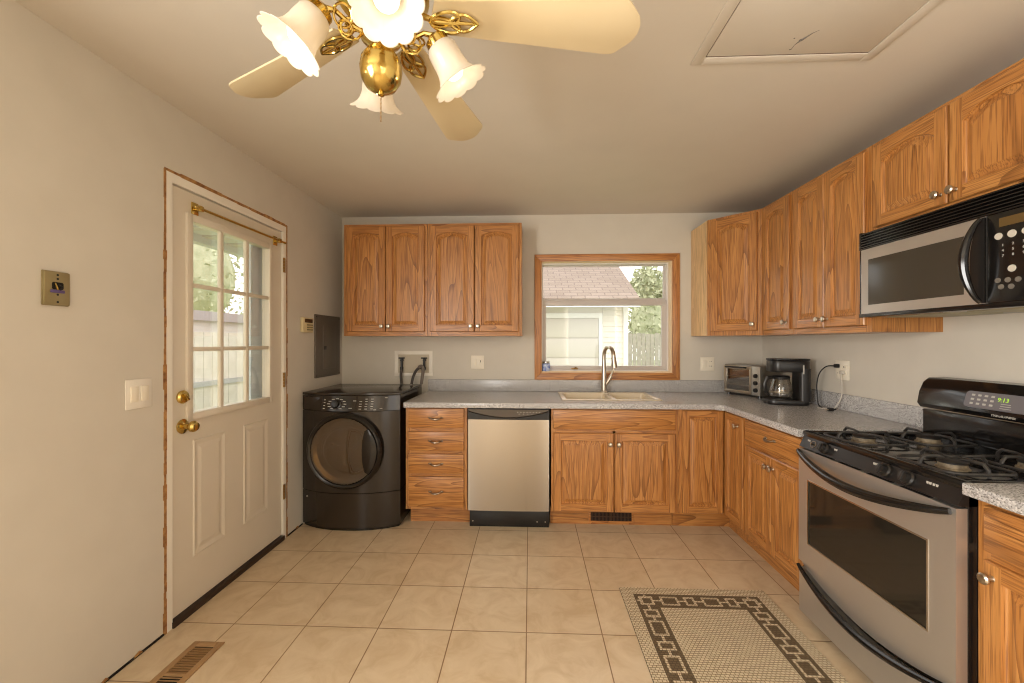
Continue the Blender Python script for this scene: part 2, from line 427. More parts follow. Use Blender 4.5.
b.build('window_frame', VINYL, wt)
b = MB(); zr = 1.735
b.box(fx0+a, fx1-a, YB+0.105, YB+0.125, zr-0.02, zr+0.012, 0.002).box(fx0+a, fx1-a, YB+0.105, YB+0.125, fz1-a-0.012, fz1-a, 0.002)
b.box(fx0+a, fx0+a+0.004, YB+0.105, YB+0.125, zr+0.012, fz1-a-0.012).box(fx1-a-0.02, fx1-a, YB+0.105, YB+0.125, zr+0.012, fz1-a-0.012)
us = b.build('upper_sash', VINYL_G, wt)
MB().box(fx0+a, fx1-a, YB+0.114, YB+0.116, zr, fz1-a).build('glass_pane', GLASS, us, smooth=False)
b = MB(); zt = zr-0.005
b.box(fx0+a, fx1-a, YB+0.075, YB+0.1, zt-0.05, zt, 0.003).box(fx0+a, fx1-a, YB+0.075, YB+0.1, fz0+a, fz0+a+0.035, 0.003)
b.box(fx0+a, fx0+a+0.03, YB+0.0755, YB+0.0995, fz0+a+0.033, zt-0.048).box(fx1-a-0.042, fx1-a, YB+0.0755, YB+0.0995, fz0+a+0.033, zt-0.048)
ls = b.build('lower_sash', VINYL_G, wt)
MB().box(fx0+a+0.03, fx1-a-0.042, YB+0.086, YB+0.088, fz0+a+0.035, zt-0.05).build('glass_pane', GLASS, ls, smooth=False)
b = MB().box(0.37, 0.43, YB+0.062, YB+0.075, fz0+a+0.002, fz0+a+0.014, 0.002).cyl((0.40, YB+0.064, fz0+a+0.012), (0.41, YB+0.05, fz0+a+0.022), 0.006)
b.build('sash_latch', ABRASS, wt)

# ---- door_1 (entry door, left wall)
dr = struct(thing('door_1', 'white nine-lite entry door with brass knob in the left wall', 'door'))
XD = XL-0.012        # slab face
SY0, SY1, SZ0, SZ1 = 1.918, 2.806, 0.035, 2.105
b = MB()
b.m(0)
for (ya, yb2) in ((DY0+0.010, SY0-0.003), (SY1+0.003, DY1-0.010)): b.box(XL-0.125, XL+0.002, ya, yb2, 0, SZ1+0.005)
b.box(XL-0.125, XL+0.002, DY0+0.010, DY1-0.010, SZ1+0.005, DZ-0.010)
b.m(1)
def ragged(u0, u1, fn):
    u = u0
    while u < u1-1e-4:
        L = min(random.uniform(0.03, 0.14), u1-u); fn(u, u+L, random.uniform(0.0, 0.007), random.uniform(0, 0.003)); u += L
ragged(0, DZ, lambda u, v, e, x: (b.box(XL-0.05, XL+0.001+x, DY0-e, DY0+0.011, u, v)))
ragged(0, DZ, lambda u, v, e, x: (b.box(XL-0.05, XL+0.001+x, DY1-0.011, DY1+e, u, v)))
ragged(DY0, DY1, lambda u, v, e, x: (b.box(XL-0.05, XL+0.001+x, u, v, DZ-0.012, DZ+e+0.002)))
b.build('door_frame', [WHITE, RAW], dr, smooth=False)
# slab with lite opening: boxes round the opening
GY0, GY1, GZ0, GZ1 = 2.040, 2.668, 0.995, 1.965
b = MB(); th = 0.044
b.box(XD-th, XD, SY0, GY0, SZ0, SZ1).box(XD-th, XD, GY1, SY1, SZ0, SZ1).box(XD-th, XD, GY0, GY1, SZ0, GZ0).box(XD-th, XD, GY0, GY1, GZ1, SZ1)
slab = b.build('door_slab', DOOR_W, dr, smooth=False)
for (py0, py1) in ((2.05, 2.275), (2.425, 2.655)):
    b = MB(); pz0, pz1 = 0.27, 0.86
    def ringq(i, x): return [(py0+i, pz0+i, x), (py1-i, pz0+i, x), (py1-i, pz1-i, x), (py0+i, pz1-i, x)]
    rings = [ringq(0, XD+0.0004), ringq(0.006, XD+0.005), ringq(0.014, XD+0.0035), ringq(0.026, XD+0.001), ringq(0.034, XD+0.001), ringq(0.052, XD+0.004)]
    bb = b.bm; vs = [[bb.verts.new((x, u, v)) for u, v, x in rg] for rg in rings]
    for A, B in zip(vs, vs[1:]):
        for k in range(4): bb.faces.new([A[k], A[(k+1) % 4], B[(k+1) % 4], B[k]])
    bb.faces.new(vs[-1])
    bmesh.ops.recalc_face_normals(bb, faces=bb.faces)
    b.build('raised_panel', DOOR_W, slab, smooth=False)
# lite frame, muntins
b = MB(); w = 0.034
for (ya, yb2, za, zb) in ((GY0-w, GY0+0.004, GZ0-w, GZ1+w), (GY1-0.004, GY1+w, GZ0-w, GZ1+w)): b.box(XD-0.01, XD+0.011, ya, yb2, za, zb, 0.004)
for (za, zb) in ((GZ0-w, GZ0+0.004), (GZ1-0.004, GZ1+w)): b.box(XD-0.01, XD+0.0105, GY0+0.002, GY1-0.002, za+0.0005, zb-0.0005, 0.004)
b.build('lite_frame', DOOR_W, slab)
b = MB(); gw = (GY1-GY0)/3; gh = (GZ1-GZ0)/3
for i in (1, 2): b.box(XD-0.016, XD+0.004, GY0+gw*i-0.013, GY0+gw*i+0.013, GZ0, GZ1, 0.004)
for i in (1, 2): b.box(XD-0.015, XD+0.003, GY0, GY1, GZ0+gh*i-0.011, GZ0+gh*i+0.011, 0.004)
b.build('muntins', DOOR_W, slab)
MB().box(XD-0.026, XD-0.022, GY0, GY1, GZ0, GZ1).build('glass_pane', GLASS, slab, smooth=False)
# knob, deadbolt, hinges, sweep
def lathe_x(prof, y, z, x, n=24): # axis pointing +X
    return MB().lathe(prof, n, Matrix.Translation((x, y, z)) @ Matrix.Rotation(R(90), 4, 'Y'))
kn = lathe_x([(0.0, 0), (0.034, 0), (0.036, 0.006), (0.026, 0.012), (0.013, 0.016), (0.012, 0.034), (0.02, 0.042), (0.027, 0.052), (0.027, 0.064), (0.02, 0.074), (0, 0.077)], 1.985, 0.942, XD).build('door_knob', BRASS, slab)
b = lathe_x([(0, 0), (0.031, 0), (0.033, 0.01), (0.027, 0.018), (0, 0.02)], 1.982, 1.086, XD)
b.box(XD+0.018, XD+0.034, 1.976, 1.988, 1.066, 1.106, 0.004, M=Matrix.Translation((0, 1.982, 1.086)) @ Matrix.Rotation(R(35), 4, 'X') @ Matrix.Translation((0, -1.982, -1.086)))
b.build('deadbolt', BRASS, slab)
for hz in (1.882, 1.095, 0.328):
    b = MB().box(XL-0.004, XL+0.004, SY1+0.0035, SY1+0.026, hz-0.05, hz+0.05, 0.001)
    for k in range(5): b.cyl((XL+0.006, SY1+0.002, hz-0.05+k*0.0202), (XL+0.006, SY1+0.002, hz-0.031+k*0.0202), 0.006, n=10)
    b.build('hinge', ABRASS, dr)
MB().box(XL-0.125, XL+0.012, SY0-0.006, SY1+0.006, 0.0, 0.03, 0.003).build('threshold', mat('dark_bronze_threshold', (52, 36, 26), 0.5), dr)
# porch-side storm door edge (grey upright seen through the right column of panes)
b = MB().box(XL-0.125, XL-0.085, 2.60, 2.80, 0.04, 2.1, 0.003)
b.build('storm_door_stile', mat('grey_blue_paint', (214, 222, 226), 0.5), dr)

# curtain rod on the door
t = thing('curtain_rod', 'slim brass cafe curtain rod across the top of the white door', 'curtain rod', (XD, 2.06, 2.03))
for yy in (0.0, 0.672):
    b = MB().box(0.0005, 0.006, yy-0.022, yy+0.022, -0.03, 0.03, 0.002).box(0.006, 0.03, yy-0.008, yy+0.008, -0.008, 0.008, 0.002).box(0.024, 0.042, yy-0.014, yy+0.014, -0.014, 0.014, 0.003)
    b.build('bracket', BRASS, t)
MB().cyl((0.034, -0.03, 0), (0.034, 0.73, 0), 0.0075, n=12).sphere((0.034, -0.032, 0), 0.009).sphere((0.034, 0.732, 0), 0.009).build('rod', BRASS, t)

# ---- attic hatch in the ceiling
t = thing('attic_hatch', 'square attic access hatch with a scuff mark in the ceiling', 'hatch', (0.98, 1.31, ZC))
hx0, hx1, hy0, hy1 = 0.690-0.98, 1.302-0.98, 1.0-1.31, 1.676-1.31
b = MB(); w = 0.045
b.box(hx0-w, hx0-0.003, hy0-w, hy1+w, -0.006, -0.0005, 0.002).box(hx1+0.003, hx1+w, hy0-w, hy1+w, -0.006, -0.0005, 0.002)
b.box(hx0-0.003, hx1+0.003, hy1+0.004, hy1+w, -0.006, -0.0005, 0.002).box(hx0-0.003, hx1+0.003, hy0-w, hy0-0.003, -0.006, -0.0005, 0.002)
b.build('hatch_frame', CEIL, t)
MB().box(hx0-0.003, hx1+0.003, hy0-0.003, hy1+0.004, -0.0015, -0.0005).build('gap', mat('brown_gap', (96, 62, 42), 0.9), t, smooth=False)
pn = MB().box(hx0, hx1, hy0, hy1-0.004, -0.005, -0.0015, 0.0005).build('hatch_panel', CEIL, t)
b = MB()
for (x, y, r) in ((0.02, 0.285, 0.007), (-0.01, 0.275, 0.003), (0.01, 0.335, 0.003)): b.cyl((x, y, -0.0055), (x, y, -0.0047), r, n=9)
b.tube([(0.02, 0.285, -0.0052), (0.04, 0.25, -0.0052), (0.055, 0.235, -0.0052)], [0.004, 0.0015, 0.0005], 6)
b.tube([(0.02, 0.285, -0.0052), (0.012, 0.31, -0.0052), (0.014, 0.335, -0.0052)], [0.003, 0.001, 0.001], 6)
b.build('scuff_mark', mat('grey_scuff', (112, 108, 104), 0.9), pn)

# ------------------------------------------------------------------ cabinets
def knob(p, x, y, z, name='knob'):
    M = Matrix.Translation((x, y, z)) @ Matrix.Rotation(R(90), 4, 'X')
    return MB().lathe([(0, 0), (0.009, 0), (0.0065, 0.004), (0.006, 0.014), (0.012, 0.019), (0.0165, 0.023), (0.0165, 0.027), (0.012, 0.031), (0, 0.033)], 16, M).build(name, NICKEL, p)
def pull(p, x, y, z, w=0.085):
    b = MB()
    pts = [(x-w/2+w*i/12, y-0.006-0.02*math.sin(math.pi*i/12)**0.5, z+0.004-0.008*math.sin(math.pi*i/12)) for i in range(13)]
    b.tube(pts, [0.004+0.0035*math.sin(math.pi*i/12) for i in range(13)], 8)
    for s in (-1, 1):
        b.sphere((x+s*w/2, y-0.004, z+0.004), 0.009, (1.5, 0.6, 0.9), 12)
    return b.build('handle', PEWTER, p)

def panel_door(p, x0, x1, z0, z1, arch=0.0, y=0.0, t=0.019, sw=0.052, name='door'):
    """raised panel door standing on plane y, facing -y"""
    b = MB(); bm = b.bm; yf = y-t; e = 0.004; n = 14
    def quad(pts, mi):
        f = bm.faces.new([bm.verts.new(q) for q in pts]); f.material_index = mi
    # edge band
    O = [(x0, z0), (x1, z0), (x1, z1), (x0, z1)]; I = [(x0+e, z0+e), (x1-e, z0+e), (x1-e, z1-e), (x0+e, z1-e)]
    for k in range(4):
        (ax, az), (bx, bz) = O[k], O[(k+1) % 4]; (cx_, cz), (dx, dz) = I[k], I[(k+1) % 4]
        quad([(ax, y, az), (bx, y, bz), (bx, yf+e, bz), (ax, yf+e, az)], k % 2 == 0)
        quad([(ax, yf+e, az), (bx, yf+e, bz), (dx, yf, dz), (cx_, yf, cz)], k % 2 == 0)
    xi0, xi1, zi0, zs = x0+sw, x1-sw, z0+sw, z1-sw-arch
    def arc(u): return zs + arch*(1-abs(2*u-1)**2.2)
    def outline(d):
        pts = [(xi0+d, zi0+d), (xi1-d, zi0+d)]
        for k in range(n+1):
            u = k/n
            pts.append((xi1-d-(xi1-xi0-2*d)*u, arc(u)-d))
        return pts
    quad([(x0+e, yf, z0+e), (xi0, yf, z0+e), (xi0, yf, z1-e), (x0+e, yf, z1-e)], 0)
    quad([(xi1, yf, z0+e), (x1-e, yf, z0+e), (x1-e, yf, z1-e), (xi1, yf, z1-e)], 0)
    quad([(xi0, yf, z0+e), (xi1, yf, z0+e), (xi1, yf, zi0), (xi0, yf, zi0)], 1)
    top = outline(0)[2:]
    for A, B in zip(top, top[1:]):
        quad([(A[0], yf, A[1]), (A[0], yf, z1-e), (B[0], yf, z1-e), (B[0], yf, B[1])], 1)
    rings = [(0, yf), (0.003, yf+0.009), (0.007, yf+0.012), (0.012, yf+0.012), (0.034, yf+0.003), (0.036, yf+0.002)]
    prev = None
    for d, yy in rings:
        ring = [bm.verts.new((px, yy, pz)) for px, pz in outline(d)]
        if prev:
            m_ = len(ring)
            for k in range(m_):
                f = bm.faces.new([prev[k], prev[(k+1) % m_], ring[(k+1) % m_], ring[k]]); f.material_index = 0
        prev = ring
    f = bm.faces.new(prev); f.material_index = 0
    bmesh.ops.recalc_face_normals(bm, faces=bm.faces)
    return b.build(name, [OAK_V, OAK_H], p, smooth=False)
def drawer_front(p, x0, x1, z0, z1, y=0.0, name='drawer', t=0.019, handle=True):
    b = MB().box(x0, x1, y-t, y, z0, z1, 0.006, 2)
    d = b.build(name, OAK_H, p)
    if handle: pull(d, (x0+x1)/2, y-t, (z0+z1)/2)
    return d
def carcass(p, w, d, z0, z1, rails=(), stiles=(), toe=None, name='body', toe_d=0.125, closed_back=True):
    """face frame at y 0 .. 0.019, box behind; rails z-centres / stiles x-centres"""
    b = MB()
    b.m(0).box(0, w, 0.019, d, z0, z1)
    fs = 0.036
    b.m(0).box(0, fs, 0, 0.019, z0, z1).box(w-fs, w, 0, 0.019, z0, z1)
    for s in stiles: b.box(s-fs/2, s+fs/2, 0, 0.019, z0, z1)
    b.m(1).box(fs, w-fs, 0, 0.019, z0, z0+0.032).box(fs, w-fs, 0, 0.019, z1-0.036, z1)
    for r_ in rails: b.box(fs, w-fs, 0, 0.019, r_-0.016, r_+0.016)
    if toe:
        b.m(1).box(0, w, toe_d, toe_d+0.02, 0, z0); b.m(0).box(0, w, toe_d+0.02, d, 0, z0)
    return b.build(name, [OAK_V, OAK_H], p, smooth=False)

YU = 3.38                                  # face-frame plane, wall cabinets on the back wall
UD = YB-YU
def upper(x0, x1, z0, z1, doors, label, loc, rotz, knobs, arch=0.032, top=0.02, depth=UD):
    t = thing('wall_cabinet', label, 'cabinet', loc, rotz, 'oak wall cabinets')
    carcass(t, x1-x0, depth, z0, z1)
    for (a, c), kx in zip(doors, knobs):
        d = panel_door(t, a-x0, c-x0, z0+0.034 if z0 < 1.6 else z0+0.02, z1-top, arch)
        kz = z0+0.034+0.045 if z0 < 1.6 else z0+0.062
        knob(d, (c-x0-0.026) if kx > 0 else (a-x0+0.026), -0.019, kz)
    return t
k = 3.36/3.33
U0, U1, U2 = -1.522, -0.832*k+0.008, -0.066*k
Z0U, Z1U = 1.404, 2.315
upper(U0, U1-0.001, Z0U, Z1U, [(-1.481*k, -1.1635*k), (-1.159*k, -0.845*k)], 'oak double-door wall cabinet in the back left corner above the washer', (U0, YU, 0), 0, (1, -1))
upper(U1+0.001, U2, Z0U, Z1U, [(-0.801*k, -0.446*k), (-0.439*k, -0.089*k)], 'oak double-door wall cabinet directly left of the window', (U1+0.001, YU, 0), 0, (1, -1))
# corner wall cabinet, diagonal
XU = 1.668
ct = thing('corner_wall_cabinet', 'diagonal oak corner wall cabinet right of the window with one door', 'cabinet', (1.40, 3.375, 0))
b = MB()
poly = [(0, 0), (XU-1.40, 3.095-3.375), (1.998-1.40, 3.095-3.375), (1.998-1.40, YB-0.002-3.375), (0, YB-0.002-3.375)]
b.m(0).prism(poly, Z0U, Z1U)
b.build('body', [OAK_V], ct, smooth=False)
MB().box(-0.003, -0.0005, 0.012, YB-3.375-0.004, Z0U+0.001, Z1U-0.001).build('end_panel', PALE_WOOD, ct, smooth=False)
v = Vector((XU-1.40, 3.095-3.375, 0)); Ld = v.length; ang = math.atan2(v.y, v.x)
dd = panel_door(ct, 0.030, Ld-0.028, Z0U+0.034, Z1U-0.02, 0.032)
dd.rotation_euler = (0, 0, ang)
knob(dd, Ld-0.028-0.028, -0.019, Z0U+0.082)
# right wall uppers: local +x = toward the camera
upper(0, 3.093-2.735, Z0U, Z1U, [(3.093-3.055, 3.093-2.757)], 'narrow single-door oak wall cabinet right of the diagonal corner cabinet', (XU, 3.093, 0), R(-90), (1,), depth=XR-XU-0.001)
upper(0, 2.733-2.122, Z0U, Z1U, [(2.733-2.712, 2.733-2.437), (2.733-2.432, 2.733-2.150)], 'tall oak double-door wall cabinet just left of the microwave', (XU, 2.733, 0), R(-90), (1, -1), depth=XR-XU-0.001)
upper(0, 2.120-1.352, 1.885, Z1U, [(2.120-2.100, 2.120-1.737), (2.120-1.728, 2.120-1.370)], 'short oak double-door wall cabinet above the microwave', (XU, 2.120, 0), R(-90), (1, -1), arch=0.042, depth=XR-XU-0.001)

# base cabinets
YF, XF = 3.024, 1.379                       # face frame planes
ZB, ZTOP = 0.140, 0.884
x0 = -0.903
t = thing('base_cabinet', 'oak base cabinet with four stacked drawers beside the washer', 'cabinet', (x0, YF, 0), group='oak base cabinets')
carcass(t, 0.449, YB-YF-0.002, ZB, ZTOP, rails=(0.72, 0.558, 0.395), toe=True)
for (a, c) in ((0.734, 0.874), (0.568, 0.706), (0.404, 0.544), (0.162, 0.380)):
    d = drawer_front(t, 0.022, 0.427, a, c)
x0 = 0.152
t = thing('sink_cabinet', 'oak sink base cabinet with two doors under the window', 'cabinet', (x0, YF, 0))
W = 1.046-x0
b = MB()
b.m(0).box(0, 0.02, 0.019, 0.68, ZB, ZTOP).box(W-0.02, W, 0.019, 0.68, ZB, ZTOP).box(0.02, W-0.02, 0.66, 0.68, ZB, ZTOP).box(0.02, W-0.02, 0.019, 0.66, ZB, ZB+0.02)
b.box(0, 0.036, 0, 0.019, ZB, ZTOP).box(W-0.036, W, 0, 0.019, ZB, ZTOP).box(W/2-0.01, W/2+0.01, 0, 0.019, ZB, 0.72)
b.m(1).box(0.036, W-0.036, 0, 0.019, ZB, ZB+0.032).box(0.036, W-0.036, 0, 0.019, ZTOP-0.03, ZTOP).box(0.036, W-0.036, 0, 0.019, 0.704, 0.736).box(0, W, 0.125, 0.145, 0, ZB)
b.build('body', [OAK_V, OAK_H], t, smooth=False)
drawer_front(t, 0.014, W-0.02, 0.732, 0.872, handle=False, name='false_drawer_front')
for (a, c, kx) in ((0.016, W/2-0.006, 1), (W/2+0.002, W-0.02, -1)):
    d = panel_door(t, a, c, 0.148, 0.706, 0)
    knob(d, c-0.026 if kx > 0 else a+0.026, -0.019, 0.706-0.075)
# corner (lazy susan) cabinet
t = thing('corner_base_cabinet', 'oak corner base cabinet with a folding two-leaf door', 'cabinet', (1.050, YF, 0))
ox, oy = 1.050, YF
b = MB()
b.m(0).prism([(0, 0), (XF-ox, 0), (XF-ox, 2.742-oy), (1.998-ox, 2.742-oy), (1.998-ox, YB-0.002-oy), (0, YB-0.002-oy)], ZB, ZTOP)
b.m(1).prism([(0, 0.125), (1.46-ox, 0.125), (1.46-ox, 2.742-oy), (1.998-ox, 2.742-oy), (1.998-ox, YB-0.002-oy), (0, YB-0.002-oy)], 0, ZB)
b.build('body', [OAK_V, OAK_H], t, smooth=False)
panel_door(t, 1.074-ox, XF-ox-0.022, 0.148, 0.872, 0, sw=0.045)
d = panel_door(t, 0.022, 0.272, 0.148, 0.868, 0, sw=0.045)
d.location = (XF-ox, 0, 0); d.rotation_euler = (0, 0, R(-90))
knob(d, 0.205, -0.019, 0.80)
# right run base
t = thing('base_cabinet', 'oak base cabinet with one drawer over two doors, left of the stove', 'cabinet', (XF, 2.740, 0), R(-90), group='oak base cabinets')
W = 2.740-2.135
carcass(t, W, XR-XF-0.002, ZB, ZTOP, rails=(0.715,), toe=True, toe_d=0.081)
drawer_front(t, 0.016, W-0.02, 0.728, 0.866)
for (a, c, kx) in ((0.016, W/2-0.004, 1), (W/2+0.002, W-0.02, -1)):
    d = panel_door(t, a, c, 0.148, 0.702, 0, sw=0.046)
    knob(d, c-0.022 if kx > 0 else a+0.022, -0.019, 0.702-0.06)
t = thing('base_cabinet', 'oak base cabinet with one drawer over a door, right of the stove', 'cabinet', (XF, 1.353, 0), R(-90), group='oak base cabinets')
W = 0.48
carcass(t, W, XR-XF-0.002, ZB, ZTOP, rails=(0.715,), toe=True, toe_d=0.081)
drawer_front(t, 0.030, W-0.02, 0.728, 0.866)
d = panel_door(t, 0.030, W-0.02, 0.148, 0.702, 0, sw=0.05)
knob(d, 0.030+0.026, -0.019, 0.702-0.045)

# toe kick vent under sink
t = thing('toe_kick_vent', 'dark slatted air vent in the toe kick under the sink cabinet', 'vent', (0.60, YF+0.124, 0.06))
b = MB().box(-0.165, 0.165, -0.006, 0, -0.045, 0.045, 0.002); b.build('frame', OAK_TRIM_H, t)
MB().box(-0.150, 0.150, -0.007, -0.005, -0.032, 0.032).build('recess', DARKGAP, t, smooth=False)
b = MB()
for i in range(30): b.box(-0.146+i*0.0101, -0.1425+i*0.0101, -0.010, -0.007, -0.031, 0.031)
b.box(-0.15, 0.15, -0.011, -0.009, -0.002, 0.002).box(-0.003, 0.003, -0.012, -0.007, -0.032, 0.032)
b.build('louvres', mat('bronze_louvre', (84, 58, 38), 0.5, 0.4), t, smooth=False)

# countertop with sink cutout
ct = thing('countertop', 'speckled grey laminate L-shaped countertop running under the window', 'countertop', (0, 0, 0.922))
SX0, SX1, SYa, SYb = 0.250, 0.960, 3.135, 3.60
b = MB(); z0, z1 = -0.037, 0.0; CF, CX = 2.975, 1.33; XC0 = -0.905
b.box(XC0, SX0, CF, YB-0.001, z0, z1).box(SX0, SX1, CF, SYa, z0, z1).box(SX0, SX1, SYb, YB-0.001, z0, z1).box(SX1, CX, CF, YB-0.001, z0, z1)
b.prism([(CX, CF+0.0), (CX, 2.138), (XR-0.001, 2.138), (XR-0.001, YB-0.001), (CX, YB-0.001)], z0, z1)
b.prism([(CX-0.05, CF), (CX, CF-0.05), (CX, CF)], z0, z1)
top = b.build('worktop', COUNTER, ct, smooth=False)
b = MB()
b.box(XC0, XR-0.002, YB-0.022, YB-0.001, 0, 0.102, 0.004).box(XR-0.022, XR-0.001, 2.138, YB-0.022, 0, 0.102, 0.004)
b.build('backsplash', COUNTER, ct)
b = MB().box(XC0, CX-0.05, CF-0.006, CF, z0, z1-0.002, 0.003).box(CX-0.006, CX, 2.138, CF-0.05, z0, z1-0.002, 0.003)
b.prism([(CX-0.05, CF-0.006), (CX-0.006, CF-0.052), (CX-0.001, CF-0.05), (CX-0.05, CF)], z0, z1-0.002)
b.build('front_edge', COUNTER, ct)
c2 = thing('countertop', 'short speckled grey countertop piece right of the stove', 'countertop', (0, 0, 0.922))
MB().box(1.33, XR-0.001, 0.87, 1.354, z0, 0, 0.004).build('worktop', COUNTER, c2)
MB().box(XR-0.022, XR-0.001, 0.87, 1.354, 0.0, 0.102, 0.004).build('backsplash', COUNTER, c2)

# sink
t = thing('kitchen_sink', 'almond double-bowl kitchen sink set in the countertop', 'sink', (0, 0, 0.922))
def rrect(x0, x1, y0, y1, r, n=5):
    pts = []
    for (cx_, cy_, a0) in ((x1-r, y1-r, 0), (x0+r, y1-r, 90), (x0+r, y0+r, 180), (x1-r, y0+r, 270)):
        for i in range(n+1):
            a_ = R(a0+90*i/n); pts.append((cx_+r*math.cos(a_), cy_+r*math.sin(a_)))
    return pts
b = MB(); bm = b.bm
def loft(rings, cap=True):
    prev = None
    for pts, z in rings:
        ring = [bm.verts.new((x, y, z)) for x, y in pts]
        if prev:
            n_ = len(ring)
            for k_ in range(n_): bm.faces.new([prev[k_], prev[(k_+1) % n_], ring[(k_+1) % n_], ring[k_]])
        prev = ring
    if cap: bm.faces.new(prev)
b.box(SX0-0.012, SX1+0.012, SYb-0.075, SYb+0.012, 0.0005, 0.008, 0.003)
b.box(SX0-0.012, SX1+0.012, SYa-0.012, SYa+0.022, 0.0005, 0.008, 0.003)
b.box(SX0-0.012, SX0+0.022, SYa+0.018, SYb-0.07, 0.0005, 0.008, 0.003).box(SX1-0.022, SX1+0.012, SYa+0.018, SYb-0.07, 0.0005, 0.008, 0.003)
xm = 0.635
b.box(xm-0.018, xm+0.018, SYa+0.018, SYb-0.07, -0.03, 0.004, 0.003)
for (a, c) in ((SX0+0.020, xm-0.016), (xm+0.016, SX1-0.020)):
    loft([(rrect(a, c, SYa+0.020, SYb-0.073, 0.03), 0.004), (rrect(a+0.012, c-0.012, SYa+0.032, SYb-0.085, 0.05), -0.15), (rrect(a+0.05, c-0.05, SYa+0.07, SYb-0.12, 0.05), -0.17)])
b.build('basin', CREAM, t)
for xc_ in ((SX0+xm)/2, (SX1+xm)/2):
    MB().lathe([(0, 0.003), (0.04, 0.003), (0.045, 0)], 20, Matrix.Translation((xc_, 3.33, -0.17))).build('drain', NICKEL, t)
# faucet
fx, fy = 0.628, 3.60
t = thing('faucet', 'brushed nickel gooseneck kitchen faucet standing behind the sink', 'faucet', (fx, fy, 0.9305))
b = MB().lathe([(0, 0), (0.03, 0), (0.03, 0.006), (0.024, 0.012), (0.024, 0.03), (0.019, 0.20), (0.0165, 0.27)], 20)
b.build('base', NICKEL, t)
pts = [(0, 0, 0.25)]
for i in range(15):
    a_ = R(180-190*i/14); pts.append((0.024+0.024*math.cos(a_), -0.085*(1+math.cos(a_)), 0.305+0.08*math.sin(a_)))
MB().tube(pts, [0.016]*8+[0.016+0.0002*i for i in range(8)], 12).build('spout', NICKEL, t)
e = Vector(pts[-1])
MB().tube([e+Vector((0, 0, 0.01)), e+Vector((0.004, -0.002, -0.03)), e+Vector((0.008, -0.004, -0.075))], [0.018, 0.021, 0.025], 14).build('spray_head', NICKEL, t)
b = MB().tube([(0.012, 0, 0.06), (0.04, 0, 0.10), (0.062, -0.004, 0.14)], [0.016, 0.015, 0.013], 12).tube([(0.05, -0.004, 0.125), (0.072, -0.01, 0.17), (0.076, -0.012, 0.21), (0.064, -0.012, 0.235)], [0.008, 0.009, 0.010, 0.007], 10)
b.build('handle', NICKEL, t)

# jar on the window sill
t = thing('decorative_jar', 'small blue and white printed glass jar on the left of the window sill', 'jar', (0.142, YB+0.03, WZ0+0.012+0.0005))
MB().lathe([(0, 0), (0.033, 0), (0.036, 0.006), (0.036, 0.062), (0.034, 0.068)], 20).build('body', CERAMIC_BLUE, t)
MB().lathe([(0.0345, 0.066), (0.036, 0.068), (0.036, 0.085), (0.033, 0.085), (0.033, 0.068)], 20).build('rim', GLASS_CL, t)

# ------------------------------------------------------------------ dishwasher
x0, x1 = -0.450, 0.148
t = thing('dishwasher', 'stainless steel dishwasher with a black control strip between oak cabinets', 'dishwasher', (x0, 3.004, 0))
W = x1-x0-0.006
MB().box(0.004, W, 0.091, 0.66, 0.02, 0.878).build('body', BLACKS, t, smooth=False)
b = MB(); n = 24
poly = [(0.006+(W-0.012)*i/n, -0.006*(1-(2*i/n-1)**2) - 0.006) for i in range(n+1)]
pl = poly+[(W-0.006, 0.09), (0.006, 0.09)]
b.prism(pl, 0.148, 0.800, 'z', 0.0)
b.build('door', STEEL, t)
# control strip: black fascia with arched grey inlay over it
b = MB(); b.prism([(u, v-0.004) for u, v in poly]+[(W-0.006, 0.09), (0.006, 0.09)], 0.803, 0.876, 'z'); cp = b.build('control_panel', BLACKM, t)
arc = [(0.010+(W-0.020)*i/20, 0.868-0.048*math.sin(math.pi*i/20)**0.85) for i in range(21)]
MB().prism(arc+[(W-0.010, 0.874), (0.010, 0.874)], -0.0225, -0.006, 'y').build('control_inlay', mat('charcoal_inlay', (84, 74, 64), 0.3), cp)
b = MB()
for i in range(8): b.box(0.36+i*0.022, 0.367+i*0.022, -0.024, -0.022, 0.854, 0.858)
for i in range(4): b.box(0.37+i*0.03, 0.378+i*0.03, -0.024, -0.022, 0.842, 0.845)
b.build('indicator_print', LABEL, cp, smooth=False)
b = MB().tube([(u, -0.021, z-0.004) for u, z in arc], 0.004, 6); b.build('handle_lip', BLACK, cp)
MB().box(0.006, W-0.004, 0.072, 0.09, 0.0, 0.142, 0.002).build('kick_plate', BLACKM, t)
for x in (0.03, W-0.03, W-0.09): MB().cyl((x, 0.072, 0.04), (x, 0.0695, 0.04), 0.005, n=10).build('screw', NICKEL, t)

# ------------------------------------------------------------------ washer
WX, WW = -1.682, 0.730
t = thing('washing_machine', 'dark brown front-loading washing machine in the back left corner', 'washing machine', (WX+WW/2, 3.045, 0))
hw = WW/2; n = 24
def fy_(x, bulge=0.095): # front curve, local y
    u = x/hw; return -bulge*(1-abs(u)**2.4)
def front_poly(hw_, back, off=0.0, bulge=0.095):
    return [(-hw_+2*hw_*i/n, -bulge*(1-abs(-1+2*i/n)**2.4)+off) for i in range(n+1)] + [(hw_, back), (-hw_, back)]
MB().prism(front_poly(hw, 0.615), 0.272, 0.855, 'z').build('cabinet', ESP, t)
MB().prism(front_poly(hw, 0.615, 0.002), 0.02, 0.267, 'z').build('lower_panel', ESP, t)
MB().prism(front_poly(hw-0.01, 0.60, 0.012), 0.0, 0.02, 'z').build('foot_skirt', ESPD, t)
